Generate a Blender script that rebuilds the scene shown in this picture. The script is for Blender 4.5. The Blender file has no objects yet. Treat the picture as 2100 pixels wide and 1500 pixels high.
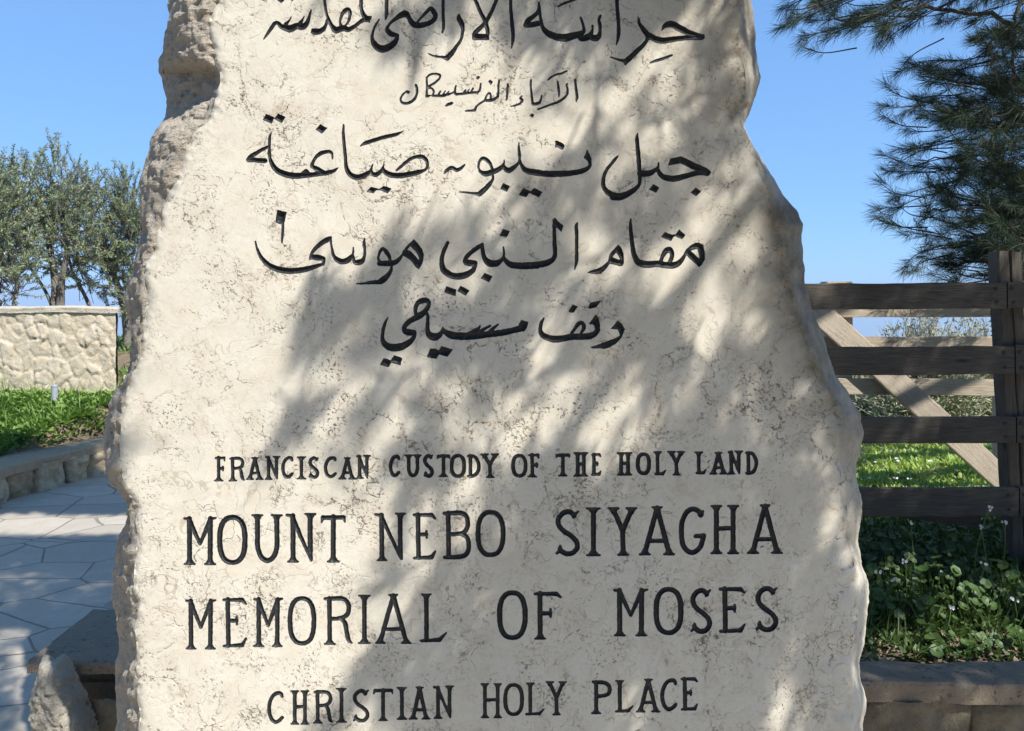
import bpy, bmesh, math, random
import numpy as np
from mathutils import Vector, geometry as mgeo

# ------------------------------------------------------------------ camera, sky, sun, exposure
SC = bpy.context.scene
COL = SC.collection
R = math.radians
FPX = 1560.0            # focal length in photograph pixels (2100 wide)
EYE = 1.55              # eye height above the paving
HOR = 600.0             # image row of the horizon
cam_d = bpy.data.cameras.new('camera')
cam_d.sensor_width = 36.0
cam_d.lens = 36.0 * FPX / 2100.0
cam_d.shift_y = (HOR - 750.0) / 2100.0
cam_d.clip_start = 0.05
cam_d.clip_end = 90000.0
cam = bpy.data.objects.new('camera', cam_d)
COL.objects.link(cam)
cam.location = (0, 0, EYE)
cam.rotation_euler = (R(90), 0, 0)
SC.camera = cam

SUN_EL = R(50.0)
SUN_AZ = R(138.0)       # clockwise from +Y: behind the viewer, to the right
SV = np.array([math.cos(SUN_EL) * math.sin(SUN_AZ), math.cos(SUN_EL) * math.cos(SUN_AZ), math.sin(SUN_EL)])
world = bpy.data.worlds.new('World')
SC.world = world
world.use_nodes = True
wn = world.node_tree
bg = wn.nodes['Background']
sky = wn.nodes.new('ShaderNodeTexSky')
sky.sky_type = 'NISHITA'
sky.sun_disc = False
sky.sun_elevation = SUN_EL
sky.sun_rotation = SUN_AZ
sky.altitude = 700
sky.air_density = 1.0
sky.dust_density = 0.0
sky.ozone_density = 8.0
sky_soft = wn.nodes.new('ShaderNodeGamma')          # evens out the gradient towards the horizon
sky_soft.inputs[1].default_value = 0.4
sky_tint = wn.nodes.new('ShaderNodeMix')
sky_tint.data_type = 'RGBA'
sky_tint.blend_type = 'MULTIPLY'
sky_tint.inputs[0].default_value = 1.0
sky_tint.inputs[7].default_value = (0.82, 1.32, 1.98, 1)
wn.links.new(sky.outputs[0], sky_soft.inputs[0])
wn.links.new(sky_soft.outputs[0], sky_tint.inputs[6])
wn.links.new(sky_tint.outputs[2], bg.inputs[0])
bg.inputs[1].default_value = 0.15
sun_d = bpy.data.lights.new('sun', 'SUN')
sun_d.energy = 4.3
sun_d.angle = R(0.53)
sun_d.color = (1.0, 0.995, 0.975)
sun = bpy.data.objects.new('sun', sun_d)
COL.objects.link(sun)
sun.rotation_euler = Vector(SV).to_track_quat('Z', 'Y').to_euler()
sun.location = tuple(SV * 30)
SC.view_settings.view_transform = 'Standard'
SC.view_settings.look = 'None'
SC.view_settings.exposure = 0.81
SC.view_settings.gamma = 1.0
SC.cycles.max_bounces = 8
SC.cycles.transparent_max_bounces = 8

rng = np.random.default_rng(7)
random.seed(7)

# ------------------------------------------------------------------ helpers
def P(X, Y, d):
    """world point seen at photograph pixel (X, Y) at distance d along the view axis"""
    return np.array([(X - 1050.0) / FPX * d, d, EYE - (Y - HOR) / FPX * d])

def hash3(i, j, k, s):
    n = np.sin(i * 127.1 + j * 311.7 + k * 74.7 + s * 53.3) * 43758.5453
    return n - np.floor(n)

def vn(p, f, s=0):
    """value noise -1..1 on an (n,3) array"""
    q = np.asarray(p, float) * f
    i = np.floor(q); t = q - i; t = t * t * (3 - 2 * t)
    r = 0
    for a in (0, 1):
        for b in (0, 1):
            for c in (0, 1):
                w = (t[:, 0] if a else 1 - t[:, 0]) * (t[:, 1] if b else 1 - t[:, 1]) * (t[:, 2] if c else 1 - t[:, 2])
                r = r + w * hash3(i[:, 0] + a, i[:, 1] + b, i[:, 2] + c, s)
    return r * 2 - 1

def wloc(o):
    v = np.zeros(3)
    while o is not None:
        v = v + np.array(o.location); o = o.parent
    return v

def tag(o, label=None, cat=None, group=None, kind=None):
    if label: o['label'] = label
    if cat: o['category'] = cat
    if group: o['group'] = group
    if kind: o['kind'] = kind
    return o

def thing(name, loc, label, cat, group=None):
    o = bpy.data.objects.new(name, None)
    COL.objects.link(o)
    o.location = loc
    o.empty_display_size = 0.1
    return tag(o, label, cat, group)

def mk(name, V, F, mat, parent=None, smooth=False, origin=None):
    """one mesh object from world-space vertices; F is an int array (n,3|4) or a list of tuples"""
    V = np.asarray(V, float)
    off = wloc(parent) if parent is not None else (np.array(origin, float) if origin is not None else np.zeros(3))
    V = V - off
    me = bpy.data.meshes.new(name)
    if isinstance(F, np.ndarray):
        n, k = F.shape
        me.vertices.add(len(V)); me.vertices.foreach_set('co', V.astype(np.float32).ravel())
        me.loops.add(n * k); me.loops.foreach_set('vertex_index', F.astype(np.int32).ravel())
        me.polygons.add(n)
        me.polygons.foreach_set('loop_start', np.arange(0, n * k, k, dtype=np.int32))
        me.polygons.foreach_set('loop_total', np.full(n, k, dtype=np.int32))
    else:
        me.from_pydata([tuple(v) for v in V], [], F)
    if smooth:
        me.polygons.foreach_set('use_smooth', np.ones(len(me.polygons), dtype=bool))
    me.update(calc_edges=True)
    me.validate()
    me.materials.append(mat)
    o = bpy.data.objects.new(name, me)
    COL.objects.link(o)
    if parent is not None:
        o.parent = parent
    elif origin is not None:
        o.location = origin
    return o

def fattr(o, name, vals):
    a = o.data.attributes.new(name, 'FLOAT', 'POINT')
    a.data.foreach_set('value', np.asarray(vals, np.float32))

def from_bm(name, bm, mat, parent=None, smooth=False, origin=None):
    bm.verts.ensure_lookup_table(); bm.verts.index_update()
    V = np.array([v.co[:] for v in bm.verts])
    F = [tuple(v.index for v in f.verts) for f in bm.faces]
    bm.free()
    return mk(name, V, F, mat, parent, smooth, origin)

def frame(a):
    a = np.asarray(a, float); a = a / (np.linalg.norm(a) + 1e-9)
    u = np.cross(a, [0, 0, 1.0])
    if np.linalg.norm(u) < 1e-3: u = np.cross(a, [1.0, 0, 0])
    u /= np.linalg.norm(u)
    return a, u, np.cross(u, a)

def tube(pts, rad, n=8, cap=True):
    pts = np.asarray(pts, float); m = len(pts)
    rad = np.broadcast_to(np.asarray(rad, float), (m,))
    V = []; F = []
    for i in range(m):
        a = pts[min(i + 1, m - 1)] - pts[max(i - 1, 0)]
        _, u, w = frame(a)
        for k in range(n):
            t = 2 * math.pi * k / n
            V.append(pts[i] + rad[i] * (math.cos(t) * u + math.sin(t) * w))
    for i in range(m - 1):
        for k in range(n):
            F.append((i * n + k, i * n + (k + 1) % n, (i + 1) * n + (k + 1) % n, (i + 1) * n + k))
    if cap:
        F.append(tuple(range(n))[::-1]); F.append(tuple((m - 1) * n + k for k in range(n)))
    return V, F

class Bag:
    """collects pieces for ONE mesh"""
    def __init__(s): s.V = []; s.F = []; s.n = 0
    def add(s, V, F):
        V = np.asarray(V, float).reshape(-1, 3)
        s.V.append(V); s.F += [tuple(i + s.n for i in f) for f in F]; s.n += len(V)
    def tube(s, pts, rad, n=6): s.add(*tube(pts, rad, n))
    def build(s, name, mat, parent=None, smooth=False, origin=None):
        return mk(name, np.concatenate(s.V), s.F, mat, parent, smooth, origin)

class Leaves:
    """many 4-corner leaves (kites or blades) in ONE mesh"""
    def __init__(s): s.Q = []
    def add(s, Q): s.Q.append(np.asarray(Q, float).reshape(-1, 4, 3))
    def blades(s, base, tip, width, belly=0.5, twist=None):
        base = np.asarray(base, float); tip = np.asarray(tip, float)
        ax = tip - base
        ref = rng.normal(size=ax.shape) if twist is None else twist
        side = np.cross(ax, ref); side /= (np.linalg.norm(side, axis=1, keepdims=True) + 1e-9)
        w = np.broadcast_to(np.asarray(width, float), (len(base),))[:, None] * 0.5
        mid = base + ax * belly
        s.add(np.stack([base, mid + side * w, tip, mid - side * w], 1))
    def build(s, name, mat, parent=None, origin=None):
        Q = np.concatenate(s.Q); n = len(Q)
        return mk(name, Q.reshape(-1, 3), np.arange(n * 4).reshape(n, 4), mat, parent, False, origin)

def catmull(pts, sub=6):
    p = np.asarray(pts, float)
    if len(p) < 3: sub2 = sub; return np.array([p[0] + (p[1] - p[0]) * t for t in np.linspace(0, 1, sub2 + 1)])
    q = np.vstack([2 * p[0] - p[1], p, 2 * p[-1] - p[-2]])
    out = []
    for i in range(1, len(q) - 2):
        a, b, c, d = q[i - 1], q[i], q[i + 1], q[i + 2]
        for t in np.arange(sub) / sub:
            out.append(0.5 * (2 * b + (c - a) * t + (2 * a - 5 * b + 4 * c - d) * t * t + (3 * b - a - 3 * c + d) * t ** 3))
    out.append(p[-1])
    return np.array(out)

# ------------------------------------------------------------------ materials
class M:
    def __init__(s, name, rough=0.9, spec=0.3):
        s.m = bpy.data.materials.new(name); s.m.use_nodes = True
        s.t = s.m.node_tree; s.b = s.t.nodes['Principled BSDF']
        s.b.inputs['Roughness'].default_value = rough
        s.b.inputs['Specular IOR Level'].default_value = spec
        s.tc = s.n('ShaderNodeTexCoord')
        s.co = s.tc.outputs['Object']
    def n(s, t, **k):
        x = s.t.nodes.new(t)
        for a, v in k.items(): setattr(x, a, v)
        return x
    def l(s, a, b): s.t.links.new(a, b)
    def val(s, sock, v):
        if hasattr(v, 'node'): s.l(v, sock)
        else: sock.default_value = v
    def map(s, scale=(1, 1, 1), rot=(0, 0, 0), src=None):
        x = s.n('ShaderNodeMapping'); s.l(src or s.co, x.inputs[0])
        x.inputs['Scale'].default_value = scale; x.inputs['Rotation'].default_value = rot
        return x.outputs[0]
    def noise(s, sc, det=3, rough=0.55, src=None, dist=0.0, out=0):
        x = s.n('ShaderNodeTexNoise'); s.l(src or s.co, x.inputs['Vector'])
        x.inputs['Scale'].default_value = sc; x.inputs['Detail'].default_value = det
        x.inputs['Roughness'].default_value = rough; x.inputs['Distortion'].default_value = dist
        return x.outputs[out]
    def voro(s, sc, feat='F1', src=None, out='Distance', rnd=1.0):
        x = s.n('ShaderNodeTexVoronoi', feature=feat); s.l(src or s.co, x.inputs['Vector'])
        x.inputs['Scale'].default_value = sc; x.inputs['Randomness'].default_value = rnd
        return x.outputs[out]
    def warp(s, amt, sc, src=None, det=3):
        c = s.noise(sc, det, src=src, out=1)
        a = s.n('ShaderNodeVectorMath', operation='SUBTRACT'); s.l(c, a.inputs[0]); a.inputs[1].default_value = (.5, .5, .5)
        b = s.n('ShaderNodeVectorMath', operation='SCALE'); s.l(a.outputs[0], b.inputs[0]); b.inputs['Scale'].default_value = amt
        d = s.n('ShaderNodeVectorMath', operation='ADD'); s.l(src or s.co, d.inputs[0]); s.l(b.outputs[0], d.inputs[1])
        return d.outputs[0]
    def ramp(s, v, a, b, x=0.0, y=1.0):
        r = s.n('ShaderNodeMapRange'); r.clamp = True
        s.l(v, r.inputs[0])
        for i, q in enumerate((a, b, x, y)): r.inputs[1 + i].default_value = q
        return r.outputs[0]
    def math(s, op, a, b=0.0, c=None):
        x = s.n('ShaderNodeMath', operation=op)
        s.val(x.inputs[0], a); s.val(x.inputs[1], b)
        if c is not None: s.val(x.inputs[2], c)
        return x.outputs[0]
    def mix(s, f, a, b, mode='MIX'):
        x = s.n('ShaderNodeMix', data_type='RGBA', blend_type=mode)
        s.val(x.inputs[0], f)
        for q, i in ((a, 6), (b, 7)):
            if hasattr(q, 'node'): s.l(q, x.inputs[i])
            else: x.inputs[i].default_value = (*q, 1)
        return x.outputs[2]
    def attr(s, name):
        x = s.n('ShaderNodeAttribute'); x.attribute_name = name; return x.outputs['Fac']
    def island(s): return s.n('ShaderNodeNewGeometry').outputs['Random Per Island']
    def color(s, c):
        if hasattr(c, 'node'): s.l(c, s.b.inputs['Base Color'])
        else: s.b.inputs['Base Color'].default_value = (*c, 1)
        return s
    def bump(s, h, dist=0.01, strength=1.0):
        x = s.n('ShaderNodeBump'); s.l(h, x.inputs['Height'])
        x.inputs['Distance'].default_value = dist; x.inputs['Strength'].default_value = strength
        s.l(x.outputs[0], s.b.inputs['Normal']); return s

def mat_stone_face():
    m = M('dressed_limestone', 0.62, 0.35)
    w = m.warp(0.16, 5.0, det=4)
    w2 = m.warp(0.060, 30.0, src=w, det=5)
    base = m.mix(m.noise(3.2, 5, .6, src=w), (.625, .558, .43), (.685, .630, .515))
    base = m.mix(m.ramp(m.noise(16, 5, .65, src=w), .44, .70, 0, .55), base, (.55, .46, .335))
    base = m.mix(m.ramp(m.noise(38, 4, .7, src=w2), .50, .72, 0, .32), base, (.47, .385, .28))
    # pale fossil shapes and swirls: thin level lines of a warped noise
    nz = m.noise(17, 2, .5, src=w)
    line = m.ramp(m.math('ABSOLUTE', m.math('SUBTRACT', nz, .5)), .004, .016, 1, 0)
    nz2 = m.noise(30, 1.5, .5, src=w2)
    line2 = m.ramp(m.math('ABSOLUTE', m.math('SUBTRACT', nz2, .47)), .006, .022, 1, 0)
    msk = m.ramp(m.noise(7, 3), .45, .62)
    base = m.mix(m.math('MULTIPLY', line, m.math('MULTIPLY', msk, .55)), base, (.36, .28, .19))
    base = m.mix(m.math('MULTIPLY', m.math('MULTIPLY', line2, m.ramp(m.noise(11, 3), .4, .6, .15, 1)), .38), base, (.42, .34, .25))
    # stylolite veins
    v1 = m.ramp(m.voro(9.5, 'DISTANCE_TO_EDGE', src=w2), .0, .020, 1, 0)
    reg = m.noise(1.7, 3, .6)
    v1m = m.math('MULTIPLY', m.ramp(m.noise(5.3, 4, .65), .46, .58), m.ramp(reg, .38, .56, .25, 1))
    v2 = m.ramp(m.voro(17, 'DISTANCE_TO_EDGE', src=w2), .0, .032, 1, 0)
    v2m = m.ramp(m.noise(7.5, 4, .65, src=w), .50, .62)
    vein = m.math('MAXIMUM', m.math('MULTIPLY', v1, v1m), m.math('MULTIPLY', v2, v2m))
    brk = m.ramp(m.noise(85, 3, .65), .42, .54)
    veink = m.math('MULTIPLY', vein, brk)
    halo = m.ramp(m.voro(9.5, 'DISTANCE_TO_EDGE', src=w2), .0, .20, 1, 0)
    base = m.mix(m.math('MULTIPLY', m.math('MULTIPLY', halo, v1m), m.ramp(m.noise(26, 5, .7), .38, .68, 0, .65)), base, (.48, .385, .265))
    base = m.mix(m.math('MULTIPLY', veink, .92), base, (.085, .06, .038))
    # clustered pits
    pit = m.ramp(m.noise(150, 2, .6), .57, .64)
    clus = m.ramp(m.noise(9, 4, .65, src=w), .52, .66)
    near = m.math('MAXIMUM', clus, m.math('MULTIPLY', halo, v1m))
    pits = m.math('MULTIPLY', pit, near)
    base = m.mix(m.math('MULTIPLY', pits, .85), base, (.085, .062, .042))
    base = m.mix(m.math('MULTIPLY', m.attr('stain'), m.ramp(m.noise(13, 5, .7), .3, .6, .6, 1)), base, (.115, .092, .052))
    fine = m.noise(240, 3, .6)
    base = m.mix(m.ramp(fine, .3, .75, .0, .22), base, (.45, .37, .28))
    m.color(base)
    h = m.math('SUBTRACT', m.math('MULTIPLY', m.noise(70, 4, .6), .35), m.math('ADD', veink, pits))
    h = m.math('SUBTRACT', h, m.math('MULTIPLY', line, .12))
    h = m.math('ADD', h, m.math('MULTIPLY', m.noise(26, 3, .6, src=w), .25))
    m.bump(h, .0015, .85)
    return m.m

def mat_rough_stone(name, c1, c2, c3, stain=None, sc=1.0):
    m = M(name, 0.92, 0.2)
    w = m.warp(0.05, 14 * sc)
    b = m.mix(m.noise(4 * sc, 6, .65, src=w), c1, c2)
    b = m.mix(m.ramp(m.noise(22 * sc, 5, .7, src=w), .5, .75, 0, .6), b, c3)
    pit = m.ramp(m.voro(48 * sc, 'F1', src=w), .1, .34, 1, 0)
    pm = m.ramp(m.noise(13 * sc, 3), .48, .6)
    b = m.mix(m.math('MULTIPLY', m.math('MULTIPLY', pit, pm), .55), b, tuple(x * .35 for x in c3))
    if stain:
        b = m.mix(m.math('MULTIPLY', m.attr('stain'), m.ramp(m.noise(11 * sc, 5, .7), .25, .6, .6, 1)), b, stain)
    m.color(b)
    h = m.math('ADD', m.noise(34 * sc, 7, .75, src=w), m.math('MULTIPLY', m.noise(120 * sc, 5, .7), .7))
    h = m.math('SUBTRACT', h, m.math('MULTIPLY', m.math('MULTIPLY', pit, pm), .6))
    m.bump(h, .016 / sc, 1.0)
    return m.m

def mat_masonry(name, c1, c2, c3, mortar, sc=1.0, crev=.8):
    """rubble stones; attributes: joint (0 stone .. 1 mortar), cell (random per stone)"""
    m = M(name, 0.92, 0.2)
    cell = m.attr('cell')
    b = m.mix(cell, c1, c2)
    b = m.mix(m.ramp(m.noise(12 * sc, 5, .7), .42, .7, 0, .75), b, c3)
    b = m.mix(m.ramp(m.noise(55 * sc, 4, .7), .5, .75, 0, .4), b, tuple(x * .5 for x in c3))
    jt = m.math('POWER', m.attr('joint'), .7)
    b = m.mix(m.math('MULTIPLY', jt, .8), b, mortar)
    b = m.mix(m.math('MULTIPLY', m.ramp(m.attr('joint'), .55, .8), m.ramp(m.noise(5 * sc, 4, .6), .45, .58, 0, crev)), b, tuple(x * .28 for x in mortar))  # crevice shadow and joint dirt drawn as patchy dark colour
    m.color(b)
    h = m.math('ADD', m.noise(22 * sc, 6, .7), m.math('MULTIPLY', m.noise(90 * sc, 4, .65), .5))
    m.bump(h, .015 / sc, .8)
    return m.m

def mat_paint():
    m = M('black_lettering_paint', 0.5, 0.3)
    n = m.noise(160, 4, .65)
    c = m.mix(m.ramp(n, .5, .8), (.018, .0185, .019), (.05, .047, .042))
    m.color(m.mix(m.math('MULTIPLY', m.ramp(m.noise(95, 5, .7), .60, .70), .55), c, (.16, .14, .115)))
    m.bump(n, .0012, .7)
    return m.m

def mat_wood(name, c1, c2, dark, turn=0.0):
    m = M(name, 0.85, 0.2)
    m.co = m.map(rot=(0, turn, 0))
    g = m.map((1.5, 30, 60))
    n = m.noise(2.2, 6, .65, src=g, dist=.6)
    b = m.mix(n, c1, c2)
    fine = m.ramp(m.noise(5, 5, .7, src=m.map((2.2, 60, 110))), .50, .68)
    b = m.mix(m.math('MULTIPLY', fine, .6), b, dark)
    b = m.mix(m.ramp(m.noise(3.5, 4, .6), .45, .75, 0, .5), b, dark)
    kn = m.ramp(m.voro(2.6, 'F1', src=m.map((1, 2.4, 3.2))), .03, .10, 1, 0)
    b = m.mix(m.math('MULTIPLY', kn, .75), b, tuple(x * .5 for x in dark))
    m.color(b)
    m.bump(m.math('ADD', n, m.math('MULTIPLY', fine, -.8)), .004, .7)
    return m.m

def mat_leaf(name, c1, c2, c3, rough=.5, trans=.25, back=None):
    m = M(name, rough, .4)
    r = m.island()
    b = m.mix(r, c1, c2)
    b = m.mix(m.ramp(m.noise(1.6, 3), .42, .65, 0, .8), b, c3)
    if back:
        g = m.n('ShaderNodeNewGeometry')
        b = m.mix(g.outputs['Backfacing'], b, back)
    m.color(b)
    if trans:
        tr = m.n('ShaderNodeBsdfTranslucent'); m.l(b, tr.inputs[0])
        mx = m.n('ShaderNodeMixShader'); mx.inputs[0].default_value = trans
        m.l(m.b.outputs[0], mx.inputs[1]); m.l(tr.outputs[0], mx.inputs[2])
        m.l(mx.outputs[0], m.t.nodes['Material Output'].inputs[0])
    return m.m

def mat_plain(name, c, c2=None, sc=20, rough=.8, spec=.3, bump=0.0):
    m = M(name, rough, spec)
    n = m.noise(sc, 5, .65)
    m.color(m.mix(n, c, c2 or tuple(x * .7 for x in c)))
    if bump: m.bump(n, bump, .8)
    return m.m

def mat_ground():
    m = M('soil_and_dry_grass', .95, .1)
    b = m.mix(m.noise(1.1, 5, .65), (.17, .125, .08), (.26, .20, .13))
    b = m.mix(m.ramp(m.noise(30, 5, .7), .45, .7, 0, .8), b, (.08, .055, .035))
    b = m.mix(m.ramp(m.noise(55, 3, .6), .62, .70), b, (.36, .31, .24))
    far = m.ramp(m.noise(.004, 5, .6), .35, .65)
    gd = m.n('ShaderNodeVectorMath', operation='LENGTH'); m.l(m.co, gd.inputs[0])
    b = m.mix(m.ramp(gd.outputs['Value'], 40, 200), b, m.mix(far, (.30, .24, .16), (.20, .18, .11)))
    m.color(b)
    m.bump(m.math('ADD', m.noise(26, 6, .7), m.math('MULTIPLY', m.noise(90, 4), .5)), .02, .8)
    return m.m

def mat_paving():
    m = M('crazy_paving', .75, .3)
    w = m.map((1, 1.5, 1), (0, 0, R(12)), m.warp(.05, 2.4))
    e = m.voro(2.2, 'DISTANCE_TO_EDGE', src=w)
    c = m.voro(2.2, 'F1', src=w, out='Color')
    joint = m.ramp(e, .004, .014, 1, 0)
    sep = m.n('ShaderNodeSeparateColor'); m.l(c, sep.inputs[0])
    b = m.mix(sep.outputs[0], (.37, .32, .25), (.46, .40, .315))
    b = m.mix(m.ramp(m.noise(7, 5, .65), .4, .7, 0, .6), b, (.36, .30, .225))
    b = m.mix(m.ramp(m.noise(60, 4, .7), .5, .75, 0, .35), b, (.28, .24, .185))
    b = m.mix(m.math('MULTIPLY', joint, .5), b, (.22, .185, .145))
    m.color(b)
    h = m.math('SUBTRACT', m.math('ADD', m.math('MULTIPLY', sep.outputs[1], .35), m.math('MULTIPLY', m.noise(16, 5, .6), .4)), joint)
    m.bump(h, .014, .9)
    return m.m

MAT_FACE = mat_stone_face()
MAT_ROUGH = mat_rough_stone('rough_limestone', (.60, .52, .41), (.50, .42, .32), (.36, .29, .21), stain=(.125, .105, .068))
MAT_PAINT = mat_paint()
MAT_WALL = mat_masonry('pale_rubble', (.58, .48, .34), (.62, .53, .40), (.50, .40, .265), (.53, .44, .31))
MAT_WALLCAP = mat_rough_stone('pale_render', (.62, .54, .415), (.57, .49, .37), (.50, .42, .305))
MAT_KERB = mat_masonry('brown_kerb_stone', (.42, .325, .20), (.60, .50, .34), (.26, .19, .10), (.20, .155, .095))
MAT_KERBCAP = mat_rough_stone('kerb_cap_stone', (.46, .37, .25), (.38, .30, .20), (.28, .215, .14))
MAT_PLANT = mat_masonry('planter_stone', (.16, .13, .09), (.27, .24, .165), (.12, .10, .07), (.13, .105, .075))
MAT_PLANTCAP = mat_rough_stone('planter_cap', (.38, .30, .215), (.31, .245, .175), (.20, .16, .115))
MAT_BOULDER = mat_rough_stone('corner_boulder', (.58, .52, .41), (.48, .42, .325), (.32, .27, .20), sc=.7)
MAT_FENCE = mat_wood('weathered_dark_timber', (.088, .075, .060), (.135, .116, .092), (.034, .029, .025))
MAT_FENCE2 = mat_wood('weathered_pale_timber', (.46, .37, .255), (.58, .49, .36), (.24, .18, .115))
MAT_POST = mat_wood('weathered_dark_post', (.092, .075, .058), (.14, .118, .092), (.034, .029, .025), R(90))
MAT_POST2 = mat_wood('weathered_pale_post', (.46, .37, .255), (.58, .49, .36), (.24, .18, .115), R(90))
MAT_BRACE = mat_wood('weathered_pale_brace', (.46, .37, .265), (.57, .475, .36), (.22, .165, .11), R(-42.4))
MAT_NAIL = mat_plain('rusty_iron', (.03, .022, .018), rough=.6)
MAT_STEEL = mat_plain('galvanised_steel', (.38, .40, .41), (.26, .28, .29), 40, .45, .5)
MAT_BARK = mat_plain('grey_bark', (.20, .175, .14), (.10, .085, .065), 30, .95, .1, .02)
MAT_TWIG = mat_plain('dark_pine_twigs', (.075, .06, .048), (.045, .037, .03), 30, .9, .1)
MAT_OLBARK = mat_plain('olive_bark', (.26, .23, .19), (.14, .12, .095), 30, .95, .1, .02)
MAT_NEEDLE = mat_leaf('pine_needles', (.020, .036, .016), (.040, .066, .022), (.030, .052, .018), .55, .12)
MAT_OLIVE = mat_leaf('olive_leaves', (.20, .25, .10), (.31, .34, .18), (.14, .18, .07), .42, .2, back=(.27, .28, .22))
MAT_SHRUB = mat_leaf('grey_shrub_leaves', (.30, .32, .17), (.42, .40, .27), (.22, .25, .11), .7, .15)
MAT_DRY = mat_plain('dry_twigs', (.40, .34, .25), (.30, .25, .18), 30)
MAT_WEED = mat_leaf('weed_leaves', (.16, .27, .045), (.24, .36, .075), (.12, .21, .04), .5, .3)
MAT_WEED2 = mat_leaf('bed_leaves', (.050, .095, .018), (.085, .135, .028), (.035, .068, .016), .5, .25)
MAT_GRASS = mat_leaf('lawn_blades', (.34, .45, .08), (.44, .52, .13), (.25, .37, .06), .5, .35)
MAT_PETAL = mat_plain('white_petals', (.80, .78, .80), (.70, .66, .72), 30, .6)
MAT_STEM = mat_plain('green_stem', (.12, .19, .05), (.09, .14, .04), 30, .6)
MAT_GROUND = mat_ground()
MAT_PAVE = mat_paving()
MAT_STRAW = mat_plain('dead_leaves', (.32, .25, .16), (.20, .15, .09), 30, .9)
# ------------------------------------------------------------------ setting: terrain and path
def terrain_z(x, y):
    x = np.asarray(x, float); y = np.asarray(y, float)
    def ss(a, b, v):
        t = np.clip((v - a) / (b - a), 0, 1); return t * t * (3 - 2 * t)
    z = np.zeros(np.broadcast(x, y).shape)
    kx = kerb_x(y) - .22                                  # bed left of the kerb
    bed = .20 + .36 * ss(5.2, 7.3, y) + .30 * ss(7.3, 10, y)
    z = z + bed * ss(0, .12, kx - x)
    rb = ss(0, .06, x + .82) * ss(2.34, 2.40, y)           # planted bed right, behind the stone
    z = np.where(rb > 0, np.maximum(z, (.365 + .015 * np.sin(3 * x + 2 * y)) * rb), z)
    z = z - .02
    far = np.hypot(x, y)
    drop = np.where(y > 9, ss(13, 40, far) * 9 + np.clip(far - 25, 0, None) * .22, 0)
    drop = np.minimum(drop, 620 + 60 * np.sin(x * .0007) * np.cos(y * .0005))
    return z - drop

def kerb_x(y):
    return np.interp(y, [-60, 2.0, 4.0, 5.58, 5.93, 6.15, 6.53, 7.4, 8.6, 12, 90], [-4.6, -4.1, -3.9, -3.76, -3.69, -3.61, -3.49, -3.1, -2.3, 1.0, 60])

def axis(near, far, n0, n1):
    a = np.linspace(-near, near, n0)
    b = near + (np.geomspace(1, far / 1.0, n1) - 1)
    return np.concatenate([-b[::-1][:-1], a, b[1:]])
gx = axis(6.0, 45000, 241, 60)
gy = np.concatenate([-np.geomspace(8, 30000, 24)[::-1], np.linspace(-7, 12, 311), 12 + np.geomspace(.12, 45000, 90)])
GX, GY = np.meshgrid(gx, gy)
GZ = terrain_z(GX, GY)
nx, ny = len(gx), len(gy)
idx = np.arange(nx * ny).reshape(ny, nx)
F = np.stack([idx[:-1, :-1], idx[:-1, 1:], idx[1:, 1:], idx[1:, :-1]], -1).reshape(-1, 4)
tag(mk('ground', np.stack([GX, GY, GZ], -1).reshape(-1, 3), F, MAT_GROUND, smooth=True), kind='structure')

# paved path: one sheet between the kerb and the planted bed
ys = np.linspace(-9, 11.5, 206)
V = []; F = []
for y in ys:
    x0 = float(kerb_x(y)) - .06
    x1 = 6.0 if y < 2.30 else -.9
    x1 = max(x1, x0 + .05)
    for k in range(61):
        V.append((x0 + (x1 - x0) * k / 60, y, 0.0))
V = np.array(V)
V[:, 2] = .012 + .004 * vn(V, 1.7, 3)
i2 = np.arange(len(V)).reshape(len(ys), 61)
F = np.stack([i2[:-1, :-1], i2[:-1, 1:], i2[1:, 1:], i2[1:, :-1]], -1).reshape(-1, 4)
tag(mk('path', V, F, MAT_PAVE, smooth=True), kind='structure')

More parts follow.
